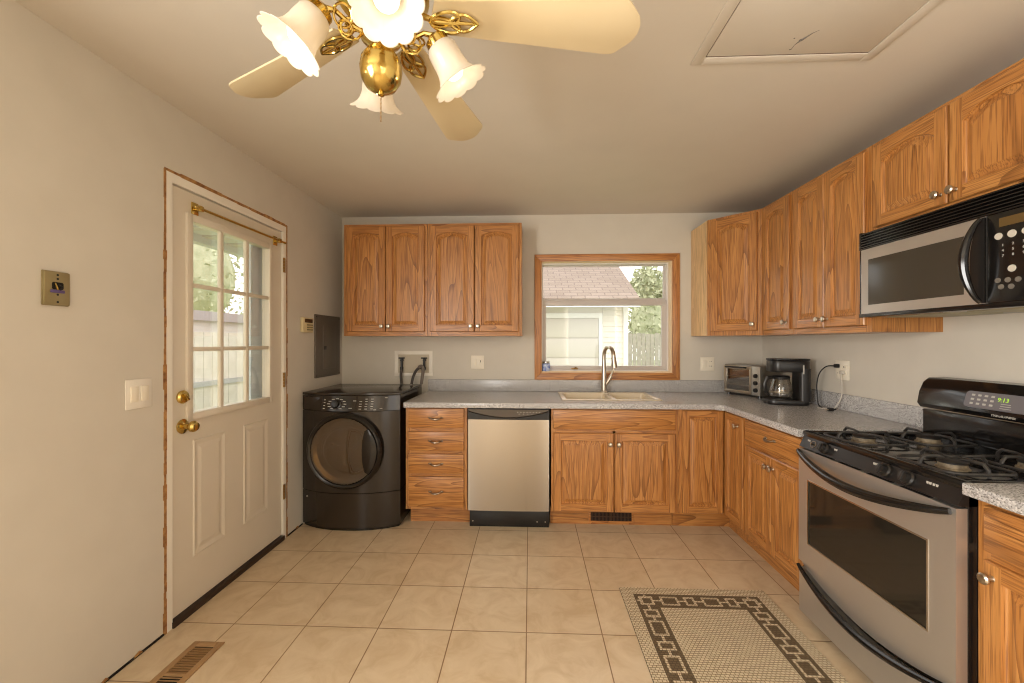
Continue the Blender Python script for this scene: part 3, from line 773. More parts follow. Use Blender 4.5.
# console: sloped band
b = MB(); bm = b.bm
lo = [bm.verts.new((x, y, 0.858)) for x, y in front_poly(hw, 0.615)]
hi = [bm.verts.new((x, y, 0.965)) for x, y in front_poly(hw, 0.615, 0.0, 0.055)]
for k_ in range(len(lo)): bm.faces.new([lo[k_], lo[(k_+1) % len(lo)], hi[(k_+1) % len(lo)], hi[k_]])
bm.faces.new(hi); bm.faces.new(lo[::-1]); bmesh.ops.recalc_face_normals(bm, faces=bm.faces)
con = b.build('control_panel', ESP, t)
MB().prism(front_poly(hw, 0.615, -0.004, 0.056), 0.967, 0.985, 'z', 0.004).build('top_panel', ESP, t)
def con_pt(x, z, off=0.0):
    f_ = (z-0.858)/0.107; bu = 0.095*(1-f_)+0.055*f_
    return Vector((x, -bu*(1-abs(x/hw)**2.4)-off, z))
b = MB()
c0 = con_pt(-0.075, 0.905)
b.lathe([(0, 0), (0.036, 0), (0.036, 0.008), (0.026, 0.010), (0.023, 0.03), (0, 0.032)], 24, Matrix.Translation(c0) @ Matrix.Rotation(R(90-18), 4, 'X'))
b.build('dial', ESPD, con)
b = MB()
for i in range(11):
    a_ = R(-60+30*i); p_ = con_pt(-0.075+0.062*math.cos(a_), 0.908+0.036*math.sin(a_), 0.001); b.box(p_.x-0.010, p_.x+0.010, p_.y-0.001, p_.y+0.002, p_.z-0.002, p_.z+0.002)
for i in range(3):
    for j in range(5):
        p_ = con_pt(0.10+0.04*i, 0.874+0.017*j, 0.001)
        if (i, j) != (0, 4): b.box(p_.x-0.010, p_.x+0.008, p_.y-0.001, p_.y+0.002, p_.z-0.0015, p_.z+0.002)
for j in range(4):
    p_ = con_pt(-0.17, 0.876+0.02*j, 0.001); b.box(p_.x-0.006, p_.x+0.006, p_.y-0.001, p_.y+0.002, p_.z-0.003, p_.z+0.002)
for (xx, zz) in ((0.24, 0.875), (0.27, 0.95), (0.03, 0.88), (0.055, 0.93), (0.20, 0.867)):
    p_ = con_pt(xx, zz, 0.001); b.box(p_.x-0.012, p_.x+0.012, p_.y-0.001, p_.y+0.002, p_.z-0.002, p_.z+0.002)
p_ = con_pt(-0.318, 0.945, 0.001); b.box(p_.x-0.012, p_.x+0.012, p_.y-0.003, p_.y+0.002, p_.z-0.006, p_.z+0.006)
b.build('printed_legend', LABEL, con, smooth=False)
MB().prism([(-0.335, 0.862), (-0.205, 0.862), (-0.195, 0.93), (-0.21, 0.955), (-0.335, 0.955)], -0.045, 0.03, 'y', 0.006).build('detergent_drawer', ESP, con)
for sx in (-0.185, 0.068): MB().tube([con_pt(sx, 0.862+0.02*i, 0.002) for i in range(6)], 0.002, 6).build('seam', BLACK, con)
# door: ring, glass bowl, handle crescent, drum
cz = 0.582; cxl = 0.0; ry = fy_(0)-0.003
MD = Matrix.Translation((cxl, ry, cz)) @ Matrix.Rotation(R(90), 4, 'X')   # lathe axis -> -Y
dr_ = MB().lathe([(0.272, -0.03), (0.272, 0.022), (0.262, 0.036), (0.252, 0.042), (0.240, 0.038), (0.233, 0.026), (0.228, 0.004), (0.228, -0.02)], 64, MD).build('door', ESPD, t)
MB().lathe([(0.234, 0.036), (0.21, 0.030), (0.15, 0.030), (0.08, 0.034), (0.0, 0.036)], 48, MD).build('glass_bowl', GLASS_DK, dr_)
b = MB().lathe([(0.230, 0.022), (0.215, 0.014), (0.205, 0.006), (0.175, 0.005), (0.170, 0.012), (0.160, 0.012), (0.155, 0.004), (0.10, 0.003), (0.06, 0.006), (0.0, 0.008)], 48, MD)
for a0 in (20, 140, 260):
    q0 = MD @ Vector((0.05*math.cos(R(a0)), 0.05*math.sin(R(a0)), 0.006)); q1 = MD @ Vector((0.14*math.cos(R(a0+35)), 0.14*math.sin(R(a0+35)), 0.008)); q2 = MD @ Vector((0.1*math.cos(R(a0+10)), 0.1*math.sin(R(a0+10)), 0.014))
    b.tube([q0, q2, q1], [0.006, 0.010, 0.006], 8)
b.build('drum', mat('stainless_drum', (112, 94, 62), 0.22, 0.95), dr_)
cr = []
for i in range(13):
    a_ = R(-42+84*i/12); cr.append((cxl+0.242*math.cos(a_), cz+0.242*math.sin(a_)))
for i in range(13):
    a_ = R(38-76*i/12); cr.append((cxl+0.232-0.098*math.cos(a_), cz+0.235*math.sin(a_)))
MB().prism(cr, ry-0.046, ry-0.02, 'y', 0.004).build('handle', ESPD, dr_)
MB().sphere((-0.318, fy_(-0.318)-0.001, 0.225), 0.006, n=10).build('lock_button', LABEL, t)

# washer hookup box on the back wall
t = thing('washer_outlet_box', 'white recessed washer hookup box with two black valves above the washer', 'outlet box', (-1.037, YB, 1.165))
b = MB()
b.box(-0.172, 0.172, -0.008, -0.0005, 0.078, 0.112, 0.003).box(-0.172, 0.172, -0.008, -0.0005, -0.112, -0.085, 0.003).box(-0.172, -0.138, -0.008, -0.0005, -0.09, 0.08, 0.003).box(0.138, 0.172, -0.008, -0.0005, -0.09, 0.08, 0.003)
b.build('flange', WHITE, t)
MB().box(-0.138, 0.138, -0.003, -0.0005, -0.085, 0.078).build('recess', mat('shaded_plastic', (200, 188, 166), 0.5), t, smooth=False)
for sx in (-0.098, 0.103):
    b = MB().cyl((sx, -0.003, 0.028), (sx, -0.05, 0.028), 0.010, n=12).cyl((sx, -0.036, -0.035), (sx, -0.036, 0.042), 0.011, n=12).cyl((sx, -0.036, -0.055), (sx, -0.036, -0.03), 0.015, n=12)
    b.box(sx-0.028, sx+0.028, -0.046, -0.028, 0.042, 0.054, 0.004); b.build('valve', BLACKM, t)
t = thing('water_hose', 'dark rubber hose dropping straight from the left washer valve', 'hose', (-1.135, YB-0.036, 0.99), group='hoses behind the washer')
MB().tube(smooth_path([(0, 0, 0.12), (-0.004, -0.008, 0.08), (0.002, -0.02, 0.03), (0.006, -0.022, -0.003)]), 0.012, 10).build('hose', RUBBER, t)
t = thing('water_hose', 'looped grey rubber hose on the right washer valve', 'hose', (-0.934, YB-0.036, 0.99), group='hoses behind the washer')
MB().tube(smooth_path([(0.0, 0, 0.12), (-0.004, -0.02, 0.128), (-0.03, -0.034, 0.14), (-0.06, -0.04, 0.115), (-0.085, -0.045, 0.06), (-0.098, -0.05, -0.002)]), 0.012, 10).build('hose', RUBBER, t)
t = thing('drain_hose', 'grey corrugated drain hose hooked into the washer hookup box', 'hose', (-0.935, YB-0.085, 0.99))
MB().tube(smooth_path([(-0.035, 0.0, 0.145), (-0.01, -0.002, 0.155), (0.006, -0.006, 0.12), (0.0, -0.012, 0.06), (-0.006, -0.014, 0.0)]), 0.014, 10).build('hose', mat('grey_hose', (112, 102, 92), 0.5), t)

# ------------------------------------------------------------------ stove
XS = 1.318
W = 0.766
t = thing('gas_range', 'stainless and black freestanding gas range on the right wall', 'stove', (XS, 2.122, 0), R(-90))
MB().box(0, W, 0.034, 0.66, 0.03, 0.895, 0.003).build('body', BLACK, t)
for (lx, ly) in ((0.03, 0.08), (W-0.03, 0.08), (0.03, 0.62), (W-0.03, 0.62)): MB().cyl((lx, ly, 0), (lx, ly, 0.031), 0.015, n=12).build('foot', BLACKS, t)
# storage drawer with sagging curved top, black arched handle
n = 28
sag = lambda u: 0.27-0.075*math.sin(math.pi*u)**0.8
xs = [W*0.004+W*0.992*i/n for i in range(n+1)]
dw = MB().prism([(x, sag(i/n)-0.014) for i, x in enumerate(xs)]+[(W*0.996, 0.045), (W*0.004, 0.045)], 0.002, 0.032, 'y', 0.0).build('storage_drawer', STEEL_O, t)
b = MB().tube([(x, -0.004-0.022*math.sin(math.pi*i/n), sag(i/n)-0.003) for i, x in enumerate(xs)], [0.008+0.008*math.sin(math.pi*i/n) for i in range(n+1)], 10)
b.build('handle', BLACK, dw)
MB().prism([(x, sag(i/n)+0.008) for i, x in enumerate(xs)][::-1]+[(W*0.004, 0.285), (W*0.996, 0.285)][::1], 0.014, 0.033, 'y').build('drawer_infill', STEEL_O, dw)
# oven door
dz0, dz1 = 0.292, 0.838
b = MB()
wx0, wx1, wz0, wz1 = 0.072, 0.668, 0.400, 0.695
b.box(0.002, wx0, 0, 0.034, dz0, dz1).box(wx1, W-0.002, 0, 0.034, dz0, dz1).box(wx0, wx1, 0, 0.034, dz0, wz0).box(wx0, wx1, 0, 0.034, wz1, dz1)
dn = b.build('oven_door', STEEL_O, t, smooth=False)
MB().box(wx0, wx1, 0.002, 0.03, wz0, wz1).build('oven_window', DKGLASS, dn, smooth=False)
b = MB(); e = 0.006
b.box(wx0-e, wx0, -0.002, 0.01, wz0-e, wz1+e).box(wx1, wx1+e, -0.002, 0.01, wz0-e, wz1+e).box(wx0, wx1, -0.002, 0.01, wz0-e, wz0).box(wx0, wx1, -0.002, 0.01, wz1, wz1+e)
b.build('window_bead', mat('bright_bead', (214, 208, 200), 0.25, 1.0), dn, smooth=False)
hs = lambda u: 0.826-0.052*math.sin(math.pi*u)**0.9
b = MB().tube([(0.012+(W-0.024)*i/n, -0.008-0.05*math.sin(math.pi*i/n)**0.8, hs(i/n)) for i in range(n+1)], [0.010+0.009*math.sin(math.pi*i/n)**0.7 for i in range(n+1)], 12)
b.build('handle', BLACK, dn)
b = MB()
for i in range(4): b.box(0.11+i*0.15, 0.22+i*0.15, 0.004, 0.02, dz1-0.0005, dz1+0.0015)
b.build('vent_slots', DARKGAP, dn, smooth=False)
# control panel (slanted prism) and knobs
b = MB().prism([(0.004, 0.846), (0.030, 0.905), (0.09, 0.905), (0.09, 0.846)], 0, W, 'x', 0.0)
# prism axis x: poly (y,z)
cp = b.build('control_panel', BLACKM, t)
sl = math.atan2(0.026, 0.059)
def on_panel(x, f=0.45): return Vector((x, 0.004+0.026*f, 0.846+0.059*f))
MK = Matrix.Rotation(R(90)-sl, 4, 'X')
for kx in (0.165, 0.49, 0.585):
    b = MB().lathe([(0, 0), (0.026, 0), (0.025, 0.008), (0.019, 0.012), (0.017, 0.028), (0.0, 0.030)], 24, Matrix.Translation(on_panel(kx)) @ MK)
    b.box(-0.005, 0.005, -0.017, 0.017, 0.012, 0.034, 0.002, M=Matrix.Translation(on_panel(kx)) @ MK)
    kb = b.build('knob', BLACKM, cp)
    kb.parent = cp
b = MB().lathe([(0.014, 0), (0.0165, 0), (0.0165, 0.002), (0.014, 0.002)], 20, Matrix.Translation(on_panel(0.085)) @ MK).lathe([(0, 0), (0.004, 0), (0.004, 0.014), (0, 0.014)], 12, Matrix.Translation(on_panel(0.085)) @ MK)
b.build('bare_knob_stem', PEWTER, cp)
b = MB()
for kx in (0.045, 0.055, 0.22, 0.23, 0.43, 0.44, 0.445, 0.65, 0.66, 0.672, 0.683):
    q = on_panel(kx, 0.62); b.box(q.x-0.0035, q.x+0.0035, q.y-0.002, q.y+0.001, q.z-0.004, q.z+0.004)
b.build('printed_legend', LABEL, cp, smooth=False)
# cooktop
b = MB().box(0, W, 0.024, 0.60, 0.895, 0.912, 0.005)
b.box(0.0, W, 0.018, 0.05, 0.900, 0.924, 0.008).box(0.0, 0.028, 0.03, 0.60, 0.900, 0.922, 0.007).box(W-0.028, W, 0.03, 0.60, 0.900, 0.922, 0.007).box(0.0, W, 0.575, 0.605, 0.9, 0.922, 0.006)
ck = b.build('cooktop', BLACK, t)
BR = mottled('tarnished_burner', (150, 136, 112), (98, 86, 70), 60, 0.6, metal=0.3)
for bx in (0.19, 0.582):
    for by in (0.165, 0.44):
        z = 0.912
        bn = MB().lathe([(0.046, 0), (0.045, 0.004), (0.040, 0.006), (0.038, 0.020), (0.0, 0.020)], 28, Matrix.Translation((bx, by, z))).build('burner', BR, t)
        MB().lathe([(0.0, 0.020), (0.041, 0.020), (0.042, 0.026), (0.030, 0.031), (0, 0.032)], 28, Matrix.Translation((bx, by, z+0.0002))).build('burner_cap', BLACKS, bn)
        b = MB(); h = 0.034; hx, hy = 0.118, 0.112
        # four arched fingers rising from a low frame toward the burner
        for (sx, sy) in ((1, 0), (-1, 0), (0, 1), (0, -1)):
            q = [Vector((bx+sx*hx, by+sy*hy, z+0.001)), Vector((bx+sx*hx*0.98, by+sy*hy*0.98, z+h*0.8)), Vector((bx+sx*hx*0.86, by+sy*hy*0.86, z+h+0.008)), Vector((bx+sx*0.055, by+sy*0.055, z+h+0.008)), Vector((bx+sx*0.03, by+sy*0.03, z+h+0.003))]
            b.tube(q, [0.0055, 0.006, 0.006, 0.005, 0.004], 8)
        rr = rrect(bx-hx, bx+hx, by-hy, by+hy, 0.05, 5)
        b.tube([(x, y, z+0.013) for x, y in rr+rr[:1]], 0.0055, 8, cap=False)
        for (sx, sy) in ((1, 1), (-1, 1), (1, -1), (-1, -1)): b.cyl((bx+sx*(hx-0.015), by+sy*(hy-0.015), z), (bx+sx*(hx-0.015), by+sy*(hy-0.015), z+0.014), 0.006, n=8)
        b.build('grate', IRON, t)
# backguard
MB().box(0.0, W, 0.585, 0.672, 0.912, 1.035, 0.006).build('backguard', BLACK, t)
prof = [(0.560, 1.045), (0.546, 1.065), (0.556, 1.12), (0.575, 1.165), (0.600, 1.185), (0.665, 1.188), (0.672, 1.045)]
cs = MB().prism(prof, 0.012, W+0.002, 'x', 0.007).build('console', BLACK, t)
MB().box(0.03, W-0.03, 0.60, 0.66, 1.034, 1.046).build('console_bracket', NICKEL, t, smooth=False)
slc = math.atan2(0.019, 0.1)   # lean of face
MC = Matrix.Translation((W/2, 0.5515, 1.112)) @ Matrix.Rotation(-math.atan2(0.029, 0.10), 4, 'X')
b = MB().prism([(x, z) for x, z in rrect(-0.145, 0.145, -0.033, 0.036, 0.015)], -0.005, 0.012, 'y', 0.0, M=MC)
ds = b.build('display', mat('grey_display_panel', (112, 108, 112), 0.3), cs)
text('clock_digits', '9:13', 0.024, CLOCK, ds, MC @ Matrix.Translation((0.0, -0.0062, 0.010)) @ FRONT)
b = MB()
for j in range(3):
    for i in range(4): b.box(-0.12+i*0.025, -0.108+i*0.025, -0.0065, -0.004, -0.020+j*0.018, -0.012+j*0.018, M=MC)
for j in range(3): b.box(-0.005, 0.035-j*0.003, -0.0065, -0.004, -0.024+j*0.009, -0.022+j*0.009, M=MC)
b.build('keypad_print', LABEL, ds, smooth=False)
text('brand_lettering', 'FRIGIDAIRE', 0.017, LABEL, cs, Matrix.Translation((W/2+0.0, 0.5478, 1.060)) @ FRONT, 0.0008)

# ------------------------------------------------------------------ microwave
XM = 1.598
W = 0.764; z0, z1 = 1.476, 1.880
t = thing('microwave_oven', 'stainless and black over-the-range microwave under the short wall cabinet', 'microwave', (XM, 2.108, 0), R(-90))
MB().box(0, W, 0.03, XR-XM-0.002, z0+0.004, z1, 0.003).build('body', BLACKS, t)
b = MB().box(0, W, 0.018, 0.034, 1.800, z1, 0.0)
for i in range(6): b.box(0.012, W-0.012, -0.002, 0.022, 1.8065+i*0.0122, 1.8110+i*0.0122, 0.001)
b.box(0, 0.012, -0.002, 0.03, 1.800, z1, 0.001).box(W-0.012, W, -0.002, 0.03, 1.8, z1, 0.001).box(0, W, -0.002, 0.03, 1.796, 1.803, 0.001)
b.build('vent_grille', BLACK, t)
# bottom trim + underside
b = MB().box(0, W, -0.004, 0.05, z0-0.004, z0+0.014, 0.003); b.build('bottom_trim', BLACK, t)
un = MB().box(0.01, W-0.01, 0.05, XR-XM-0.01, z0-0.002, z0+0.004).build('underside', mat('grey_metal_underside', (150, 146, 138), 0.4, 0.6), t, smooth=False)
MB().box(0.06, 0.34, 0.08, 0.30, z0-0.006, z0-0.002).box(0.42, 0.70, 0.08, 0.30, z0-0.006, z0-0.002).build('grease_filter', mat('filter_mesh', (166, 158, 130), 0.5, 0.5), un, smooth=False)
MB().box(0.0, 0.009, 0.001, 0.03, z0+0.014, 1.795).build('edge_trim', BLACK, t, smooth=False)
b = MB(); DX = 0.565
wx0, wx1, wz0, wz1 = 0.050, 0.490, 1.530, 1.745
b.box(0.010, wx0, 0, 0.03, z0+0.014, 1.795).box(wx1, DX, 0, 0.03, z0+0.014, 1.795).box(wx0, wx1, 0, 0.03, z0+0.014, wz0).box(wx0, wx1, 0, 0.03, wz1, 1.795)
md = b.build('door', STEEL_O, t, smooth=False)
MB().box(wx0, wx1, 0.001, 0.028, wz0, wz1).build('door_window', mat('dark_mesh_glass', (66, 62, 54), 0.1), md, smooth=False)
# curved black handle on the right edge of the door
hn = 20
outer = [(DX-0.010-0.040*math.sin(math.pi*i/hn)**0.75, 1.492+0.300*i/hn) for i in range(hn+1)]
MB().prism(outer+[(DX, 1.792), (DX, 1.492)], -0.006, 0.002, 'y').build('handle_plate', BLACKM, md)
b = MB().tube([(DX-0.012-0.024*math.sin(math.pi*i/hn)**0.75, -0.006-0.035*math.sin(math.pi*i/hn)**0.7, 1.494+0.296*i/hn) for i in range(hn+1)], [0.007+0.007*math.sin(math.pi*i/hn) for i in range(hn+1)], 10)
b.build('handle', BLACK, md)
b = MB().box(DX+0.004, W-0.002, -0.002, 0.03, z0+0.014, 1.795, 0.004)
pn = b.build('control_panel', BLACK, t)
b = MB().box(DX+0.045, W-0.025, -0.004, -0.001, 1.745, 1.775); b.build('display', mat('amber_display', (96, 76, 44), 0.25), pn, smooth=False)
BTN = mat('pale_button', (196, 190, 178), 0.45); 
BTN_G = mat('grey_button', (110, 104, 96), 0.45)
def disc(x, z, r, m_): MB().lathe([(0, 0.003), (r*0.9, 0.003), (r, 0)], 18, Matrix.Translation((x, -0.002, z)) @ Matrix.Rotation(R(90), 4, 'X')).build('button', m_, pn)
for (x, z, r) in ((DX+0.042, 1.715, 0.012), (DX+0.082, 1.715, 0.013), (DX+0.122, 1.715, 0.012), (DX+0.082, 1.600, 0.012)): disc(x, z, r, BTN)
for (x, z) in ((DX+0.04, 1.565), (DX+0.07, 1.563), (DX+0.10, 1.561), (DX+0.13, 1.561), (DX+0.05, 1.542), (DX+0.08, 1.540)): disc(x, z, 0.009, BTN_G)
for i, ch in enumerate('123456789'):
    text('keypad_digit', ch, 0.012, LABEL, pn, Matrix.Translation((DX+0.055+0.03*(i % 3), -0.0025, 1.682-0.018*(i//3))) @ FRONT, 0.0006)

# ------------------------------------------------------------------ toaster oven (angled in the corner)
t = thing('toaster_oven', 'silver toaster oven in the counter corner, behind the coffee maker', 'toaster oven', (1.622, 3.600, 0.9225), R(-69))
W, D, H = 0.352, 0.215, 0.250
for (lx, ly) in ((0.03, 0.03), (W-0.03, 0.03), (0.03, D-0.03), (W-0.03, D-0.03)): MB().cyl((lx, ly, 0), (lx, ly, 0.016), 0.012, n=10).build('foot', BLACKM, t)
MB().box(0, W, 0.012, D, 0.015, H, 0.008).build('body', mat('toaster_shell', (150, 146, 138), 0.3, 0.9), t)
b = MB()
b.box(0.006, 0.270, 0, 0.014, 0.022, 0.045, 0.002).box(0.006, 0.270, 0, 0.014, 0.215, 0.240, 0.002).box(0.006, 0.028, 0, 0.014, 0.04, 0.218, 0.002).box(0.252, 0.270, 0, 0.014, 0.04, 0.218, 0.002)
td = b.build('door', NICKEL, t)
MB().box(0.028, 0.252, 0.006, 0.010, 0.045, 0.215).build('glass_window', GLASS_CL, td, smooth=False)
MB().box(0.028, 0.252, 0.0105, 0.0135, 0.045, 0.215).build('cavity', mat('toaster_cavity', (70, 66, 58), 0.4), td, smooth=False)
b = MB()
for i in range(3):
    for zz in (0.085, 0.15): b.cyl((0.03, 0.0085+0*i, zz+0.004*i), (0.25, 0.0085, zz+0.004*i), 0.0012, n=6)
b.build('wire_rack', NICKEL, td)
MB().tube([(0.05, 0.0, 0.228), (0.05, -0.028, 0.231), (0.225, -0.028, 0.231), (0.225, 0.0, 0.228)], 0.007, 10).build('handle', BLACKM, td)
tp = MB().box(0.274, W-0.002, 0, 0.014, 0.02, 0.243, 0.002).build('control_panel', mat('silver_panel', (190, 186, 178), 0.35, 0.8), t)
for zz in (0.06, 0.115, 0.170):
    MB().lathe([(0, 0), (0.017, 0), (0.015, 0.014), (0, 0.015)], 20, Matrix.Translation((0.315, 0.0, zz)) @ Matrix.Rotation(R(90), 4, 'X')).build('dial', BLACKM, tp)

# ------------------------------------------------------------------ coffee maker: carafe side faces -x local, body right
t = thing('coffee_maker', 'black drip coffee maker with a glass carafe on the right counter', 'coffee maker', (1.79, 3.00, 0.9225), R(0))
t.location = (1.795, 3.02, 0.9225); t.rotation_euler = (0, 0, R(-14))
hd = 0.088
def pill(x0, x1, hw_, z0_, z1_, rr_=0.05, bev=0.006):
    return rrect(x0, x1, -hw_, hw_, rr_, 6), z0_, z1_, bev
b = MB(); b.prism(rrect(-0.140, 0.125, -hd, hd, 0.06, 8), 0.0, 0.035, 'z', 0.008)
b.build('base', BLACKM, t)
MB().prism(rrect(0.052, 0.125, -hd, hd, 0.028, 6), 0.030, 0.250, 'z', 0.0).build('water_tank', BLACKM, t)
b = MB(); b.prism(rrect(-0.115, 0.127, -hd-0.002, hd+0.002, 0.06, 8), 0.225, 0.305, 'z', 0.008)
hdp = b.build('brew_head', BLACKM, t)
MB().prism(rrect(-0.118, 0.130, -hd-0.004, hd+0.004, 0.06, 8), 0.305, 0.318, 'z', 0.004).build('lid', BLACK, t)
MB().box(0.070, 0.078, -hd-0.0045, -hd+0.002, 0.215, 0.275, 0.001).build('level_mark', LABEL, hdp)
MB().lathe([(0, 0.035), (0.062, 0.035), (0.062, 0.040), (0, 0.040)], 24, Matrix.Translation((-0.036, 0, 0))).build('warming_plate', BLACKS, t)
cf = MB().lathe([(0.0, 0.0415), (0.052, 0.0415), (0.068, 0.055), (0.071, 0.085), (0.066, 0.13), (0.054, 0.168), (0.052, 0.180)], 32, Matrix.Translation((-0.036, 0, 0))).build('carafe', GLASS_CL, t)
MB().lathe([(0.053, 0.172), (0.056, 0.172), (0.058, 0.190), (0.045, 0.198), (0.0, 0.199)], 32, Matrix.Translation((-0.036, 0, 0))).build('carafe_lid', BLACKM, cf)
MB().lathe([(0.0715, 0.078), (0.0725, 0.08), (0.0725, 0.09), (0.0705, 0.092)], 32, Matrix.Translation((-0.036, 0, 0))).build('carafe_band', NICKEL, cf)
b = MB().tube([(-0.088, -0.02, 0.185), (-0.130, -0.045, 0.182), (-0.148, -0.05, 0.14), (-0.146, -0.05, 0.09), (-0.120, -0.04, 0.062)], [0.008, 0.010, 0.010, 0.009, 0.007], 10, flat=1.4)
b.build('carafe_handle', BLACKM, cf)

# ------------------------------------------------------------------ outlets, switches, thermostat, breaker panel, cords
def plate(name, label, cat, loc, rotz, w, h, col=PLATE_W, group=None):
    t = thing(name, label, cat, loc, rotz, group)
    MB().box(-w/2, w/2, -0.006, -0.0005, -h/2, h/2, 0.003).build('cover_plate', col, t)
    return t
def receptacle(t, x=0):
    for zz in (-0.02, 0.02):
        r_ = MB().prism(rrect(x-0.016, x+0.016, zz-0.014, zz+0.014, 0.008), -0.009, -0.005, 'y').build('receptacle', PLATE_W, t)
        MB().box(x-0.008, x-0.005, -0.0096, -0.0088, zz-0.004, zz+0.006).box(x+0.005, x+0.008, -0.0096, -0.0088, zz-0.003, zz+0.005).build('slots', DARKGAP, r_, smooth=False)
def rocker(t, x=0):
    MB().box(x-0.017, x+0.017, -0.011, -0.005, -0.033, 0.033, 0.002).build('rocker', PLATE_W, t)
t = plate('wall_outlet', 'ivory outlet plate on the back wall between wall cabinets and window', 'outlet', (-0.464, YB, 1.175), 0, 0.116, 0.120, group='ivory wall outlets')
rocker(t, -0.024)
MB().box(0.006, 0.04, -0.008, -0.005, -0.033, 0.033, 0.001).box(0.024, 0.030, -0.011, -0.007, 0.000, 0.018).build('toggle', PLATE_W, t)
MB().box(0.0245, 0.0295, -0.0125, -0.0105, 0.000, 0.018).build('toggle_slot', DARKGAP, t, smooth=False)
t = plate('wall_outlet', 'ivory outlet plate on the back wall right of the window', 'outlet', (1.535, YB, 1.165), 0, 0.118, 0.118, group='ivory wall outlets')
rocker(t, -0.026)
for zz in (-0.02, 0.02):
    r_ = MB().prism(rrect(0.010, 0.042, zz-0.014, zz+0.014, 0.008), -0.009, -0.005, 'y').build('receptacle', PLATE_W, t)
    MB().box(0.018, 0.021, -0.0096, -0.0088, zz-0.004, zz+0.006).box(0.031, 0.034, -0.0096, -0.0088, zz-0.003, zz+0.005).build('slots', DARKGAP, r_, smooth=False)
t = plate('wall_outlet', 'double ivory outlet with cords plugged in on the right wall', 'outlet', (XR, 2.775, 1.175), R(-90), 0.118, 0.124, group='ivory wall outlets')
receptacle(t, -0.024); receptacle(t, 0.024)
t = plate('light_switch', 'white double rocker light switch left of the entry door', 'light switch', (XL, 1.742, 1.132), R(90), 0.122, 0.126, WHITE)
rocker(t, -0.024); rocker(t, 0.024)
# metal phone plate with wires
GOLDP = mottled('brassy_metal_plate', (166, 152, 112), (150, 136, 98), 12, 0.4, metal=0.4)
t = plate('phone_jack_plate', 'uncovered brassy metal wall plate with exposed wire stubs', 'wall plate', (XL, 1.423, 1.545), R(90), 0.086, 0.122, GOLDP)
MB().box(-0.041, 0.041, -0.012, -0.006, -0.059, 0.059, 0.003).build('raised_cover', GOLDP, t)
b = MB().prism(rrect(-0.018, 0.018, -0.004, 0.022, 0.006), -0.0135, -0.0118, 'y'); b.build('opening', DARKGAP, t, smooth=False)
b = MB().tube([(-0.008, -0.012, 0.018), (-0.010, -0.02, 0.006), (-0.004, -0.017, -0.004)], 0.003, 8); b.build('wire', BRASS, t)
MB().tube([(0.006, -0.012, 0.012), (0.012, -0.018, 0.004), (0.004, -0.016, -0.006)], 0.003, 8).build('wire', CORDB, t)
MB().box(-0.024, 0.020, -0.0175, -0.012, -0.016, -0.005, 0.002).build('connector', mat('violet_connector', (96, 80, 130), 0.4), t)
for (x, z) in ((0, 0.048), (0, 0.034), (0.0, -0.022), (0, -0.048)): MB().cyl((x, -0.011, z), (x, -0.0135, z), 0.0035, n=10).build('screw', BLACKS, t)
# alarm keypad / thermostat
t = thing('alarm_keypad', 'cream wall keypad with a small display beside the grey breaker panel', 'keypad', (XL, 3.09, 1.482), R(90))
MB().box(-0.070, 0.070, -0.026, -0.0005, -0.056, 0.056, 0.006).build('housing', mat('cream_plastic', (216, 200, 158), 0.45), t)
MB().box(-0.052, 0.058, -0.028, -0.025, 0.018, 0.046, 0.001).build('display', mat('brown_lcd', (86, 62, 40), 0.2), t)
b = MB()
for i in range(5):
    for j in range(3): b.box(-0.020+i*0.017, -0.010+i*0.017, -0.0285, -0.025, -0.040+j*0.018, -0.030+j*0.018, 0.001)
b.build('keys', mat('olive_keys', (108, 98, 56), 0.5), t)
# breaker panel
t = thing('breaker_panel', 'dark grey metal electrical panel on the left wall above the washer', 'electrical panel', (XL, 3.432, 1.322), R(90))
MB().box(-0.212, 0.212, -0.012, -0.0005, -0.252, 0.252, 0.003).build('cover', GREY_PNL, t)
pd = MB().box(-0.095, 0.125, -0.017, -0.012, -0.185, 0.165, 0.002).build('door', GREY_PNL, t)
MB().box(-0.088, -0.045, -0.021, -0.017, -0.03, 0.0, 0.002).build('latch', BLACKS, pd)
for (x, z) in ((-0.195, 0.235), (0.195, 0.235), (-0.195, -0.235), (0.195, -0.235)): MB().cyl((x, -0.012, z), (x, -0.0145, z), 0.006, n=10).build('screw', BLACKS, t)
# cords
t = thing('power_cord', 'black power cord arching from the right wall outlet down to the counter', 'cord', (1.97, 2.80, 0.923))
b = MB().box(-0.003, 0.0195, -0.014, 0.014, 0.266, 0.290, 0.004)
b.tube(smooth_path([(0.0, 0.0, 0.278), (-0.035, 0.03, 0.272), (-0.052, 0.07, 0.225), (-0.057, 0.088, 0.15), (-0.056, 0.085, 0.08), (-0.055, 0.08, 0.03), (-0.055, 0.065, 0.008), (-0.06, 0.045, 0.0065), (-0.07, 0.02, 0.0065)]), 0.0038, 8)
b.build('cord', CORDB, t)
t = thing('appliance_cord', 'thin white cord looping down from the right wall outlet', 'cord', (1.97, 2.752, 0.923))
b = MB().box(-0.003, 0.0195, -0.012, 0.012, 0.228, 0.250, 0.004)
b.tube(smooth_path([(0.0, 0.0, 0.24), (-0.012, -0.02, 0.20), (-0.016, -0.035, 0.14), (-0.02, -0.03, 0.08), (-0.035, -0.01, 0.025), (-0.055, -0.002, 0.007), (-0.09, 0.03, 0.006), (-0.11, 0.05, 0.006)]), 0.0028, 8)
b.build('cord', CORDW, t)
t = thing('cord_plug', 'small loose black plug lying on the counter by the cords', 'plug', (1.885, 2.72, 0.9225))
MB().box(-0.016, 0.016, -0.010, 0.010, 0.0, 0.018, 0.003).cyl((0.016, 0, 0.009), (0.034, 0, 0.009), 0.004, n=8).build('plug_body', CORDB, t)
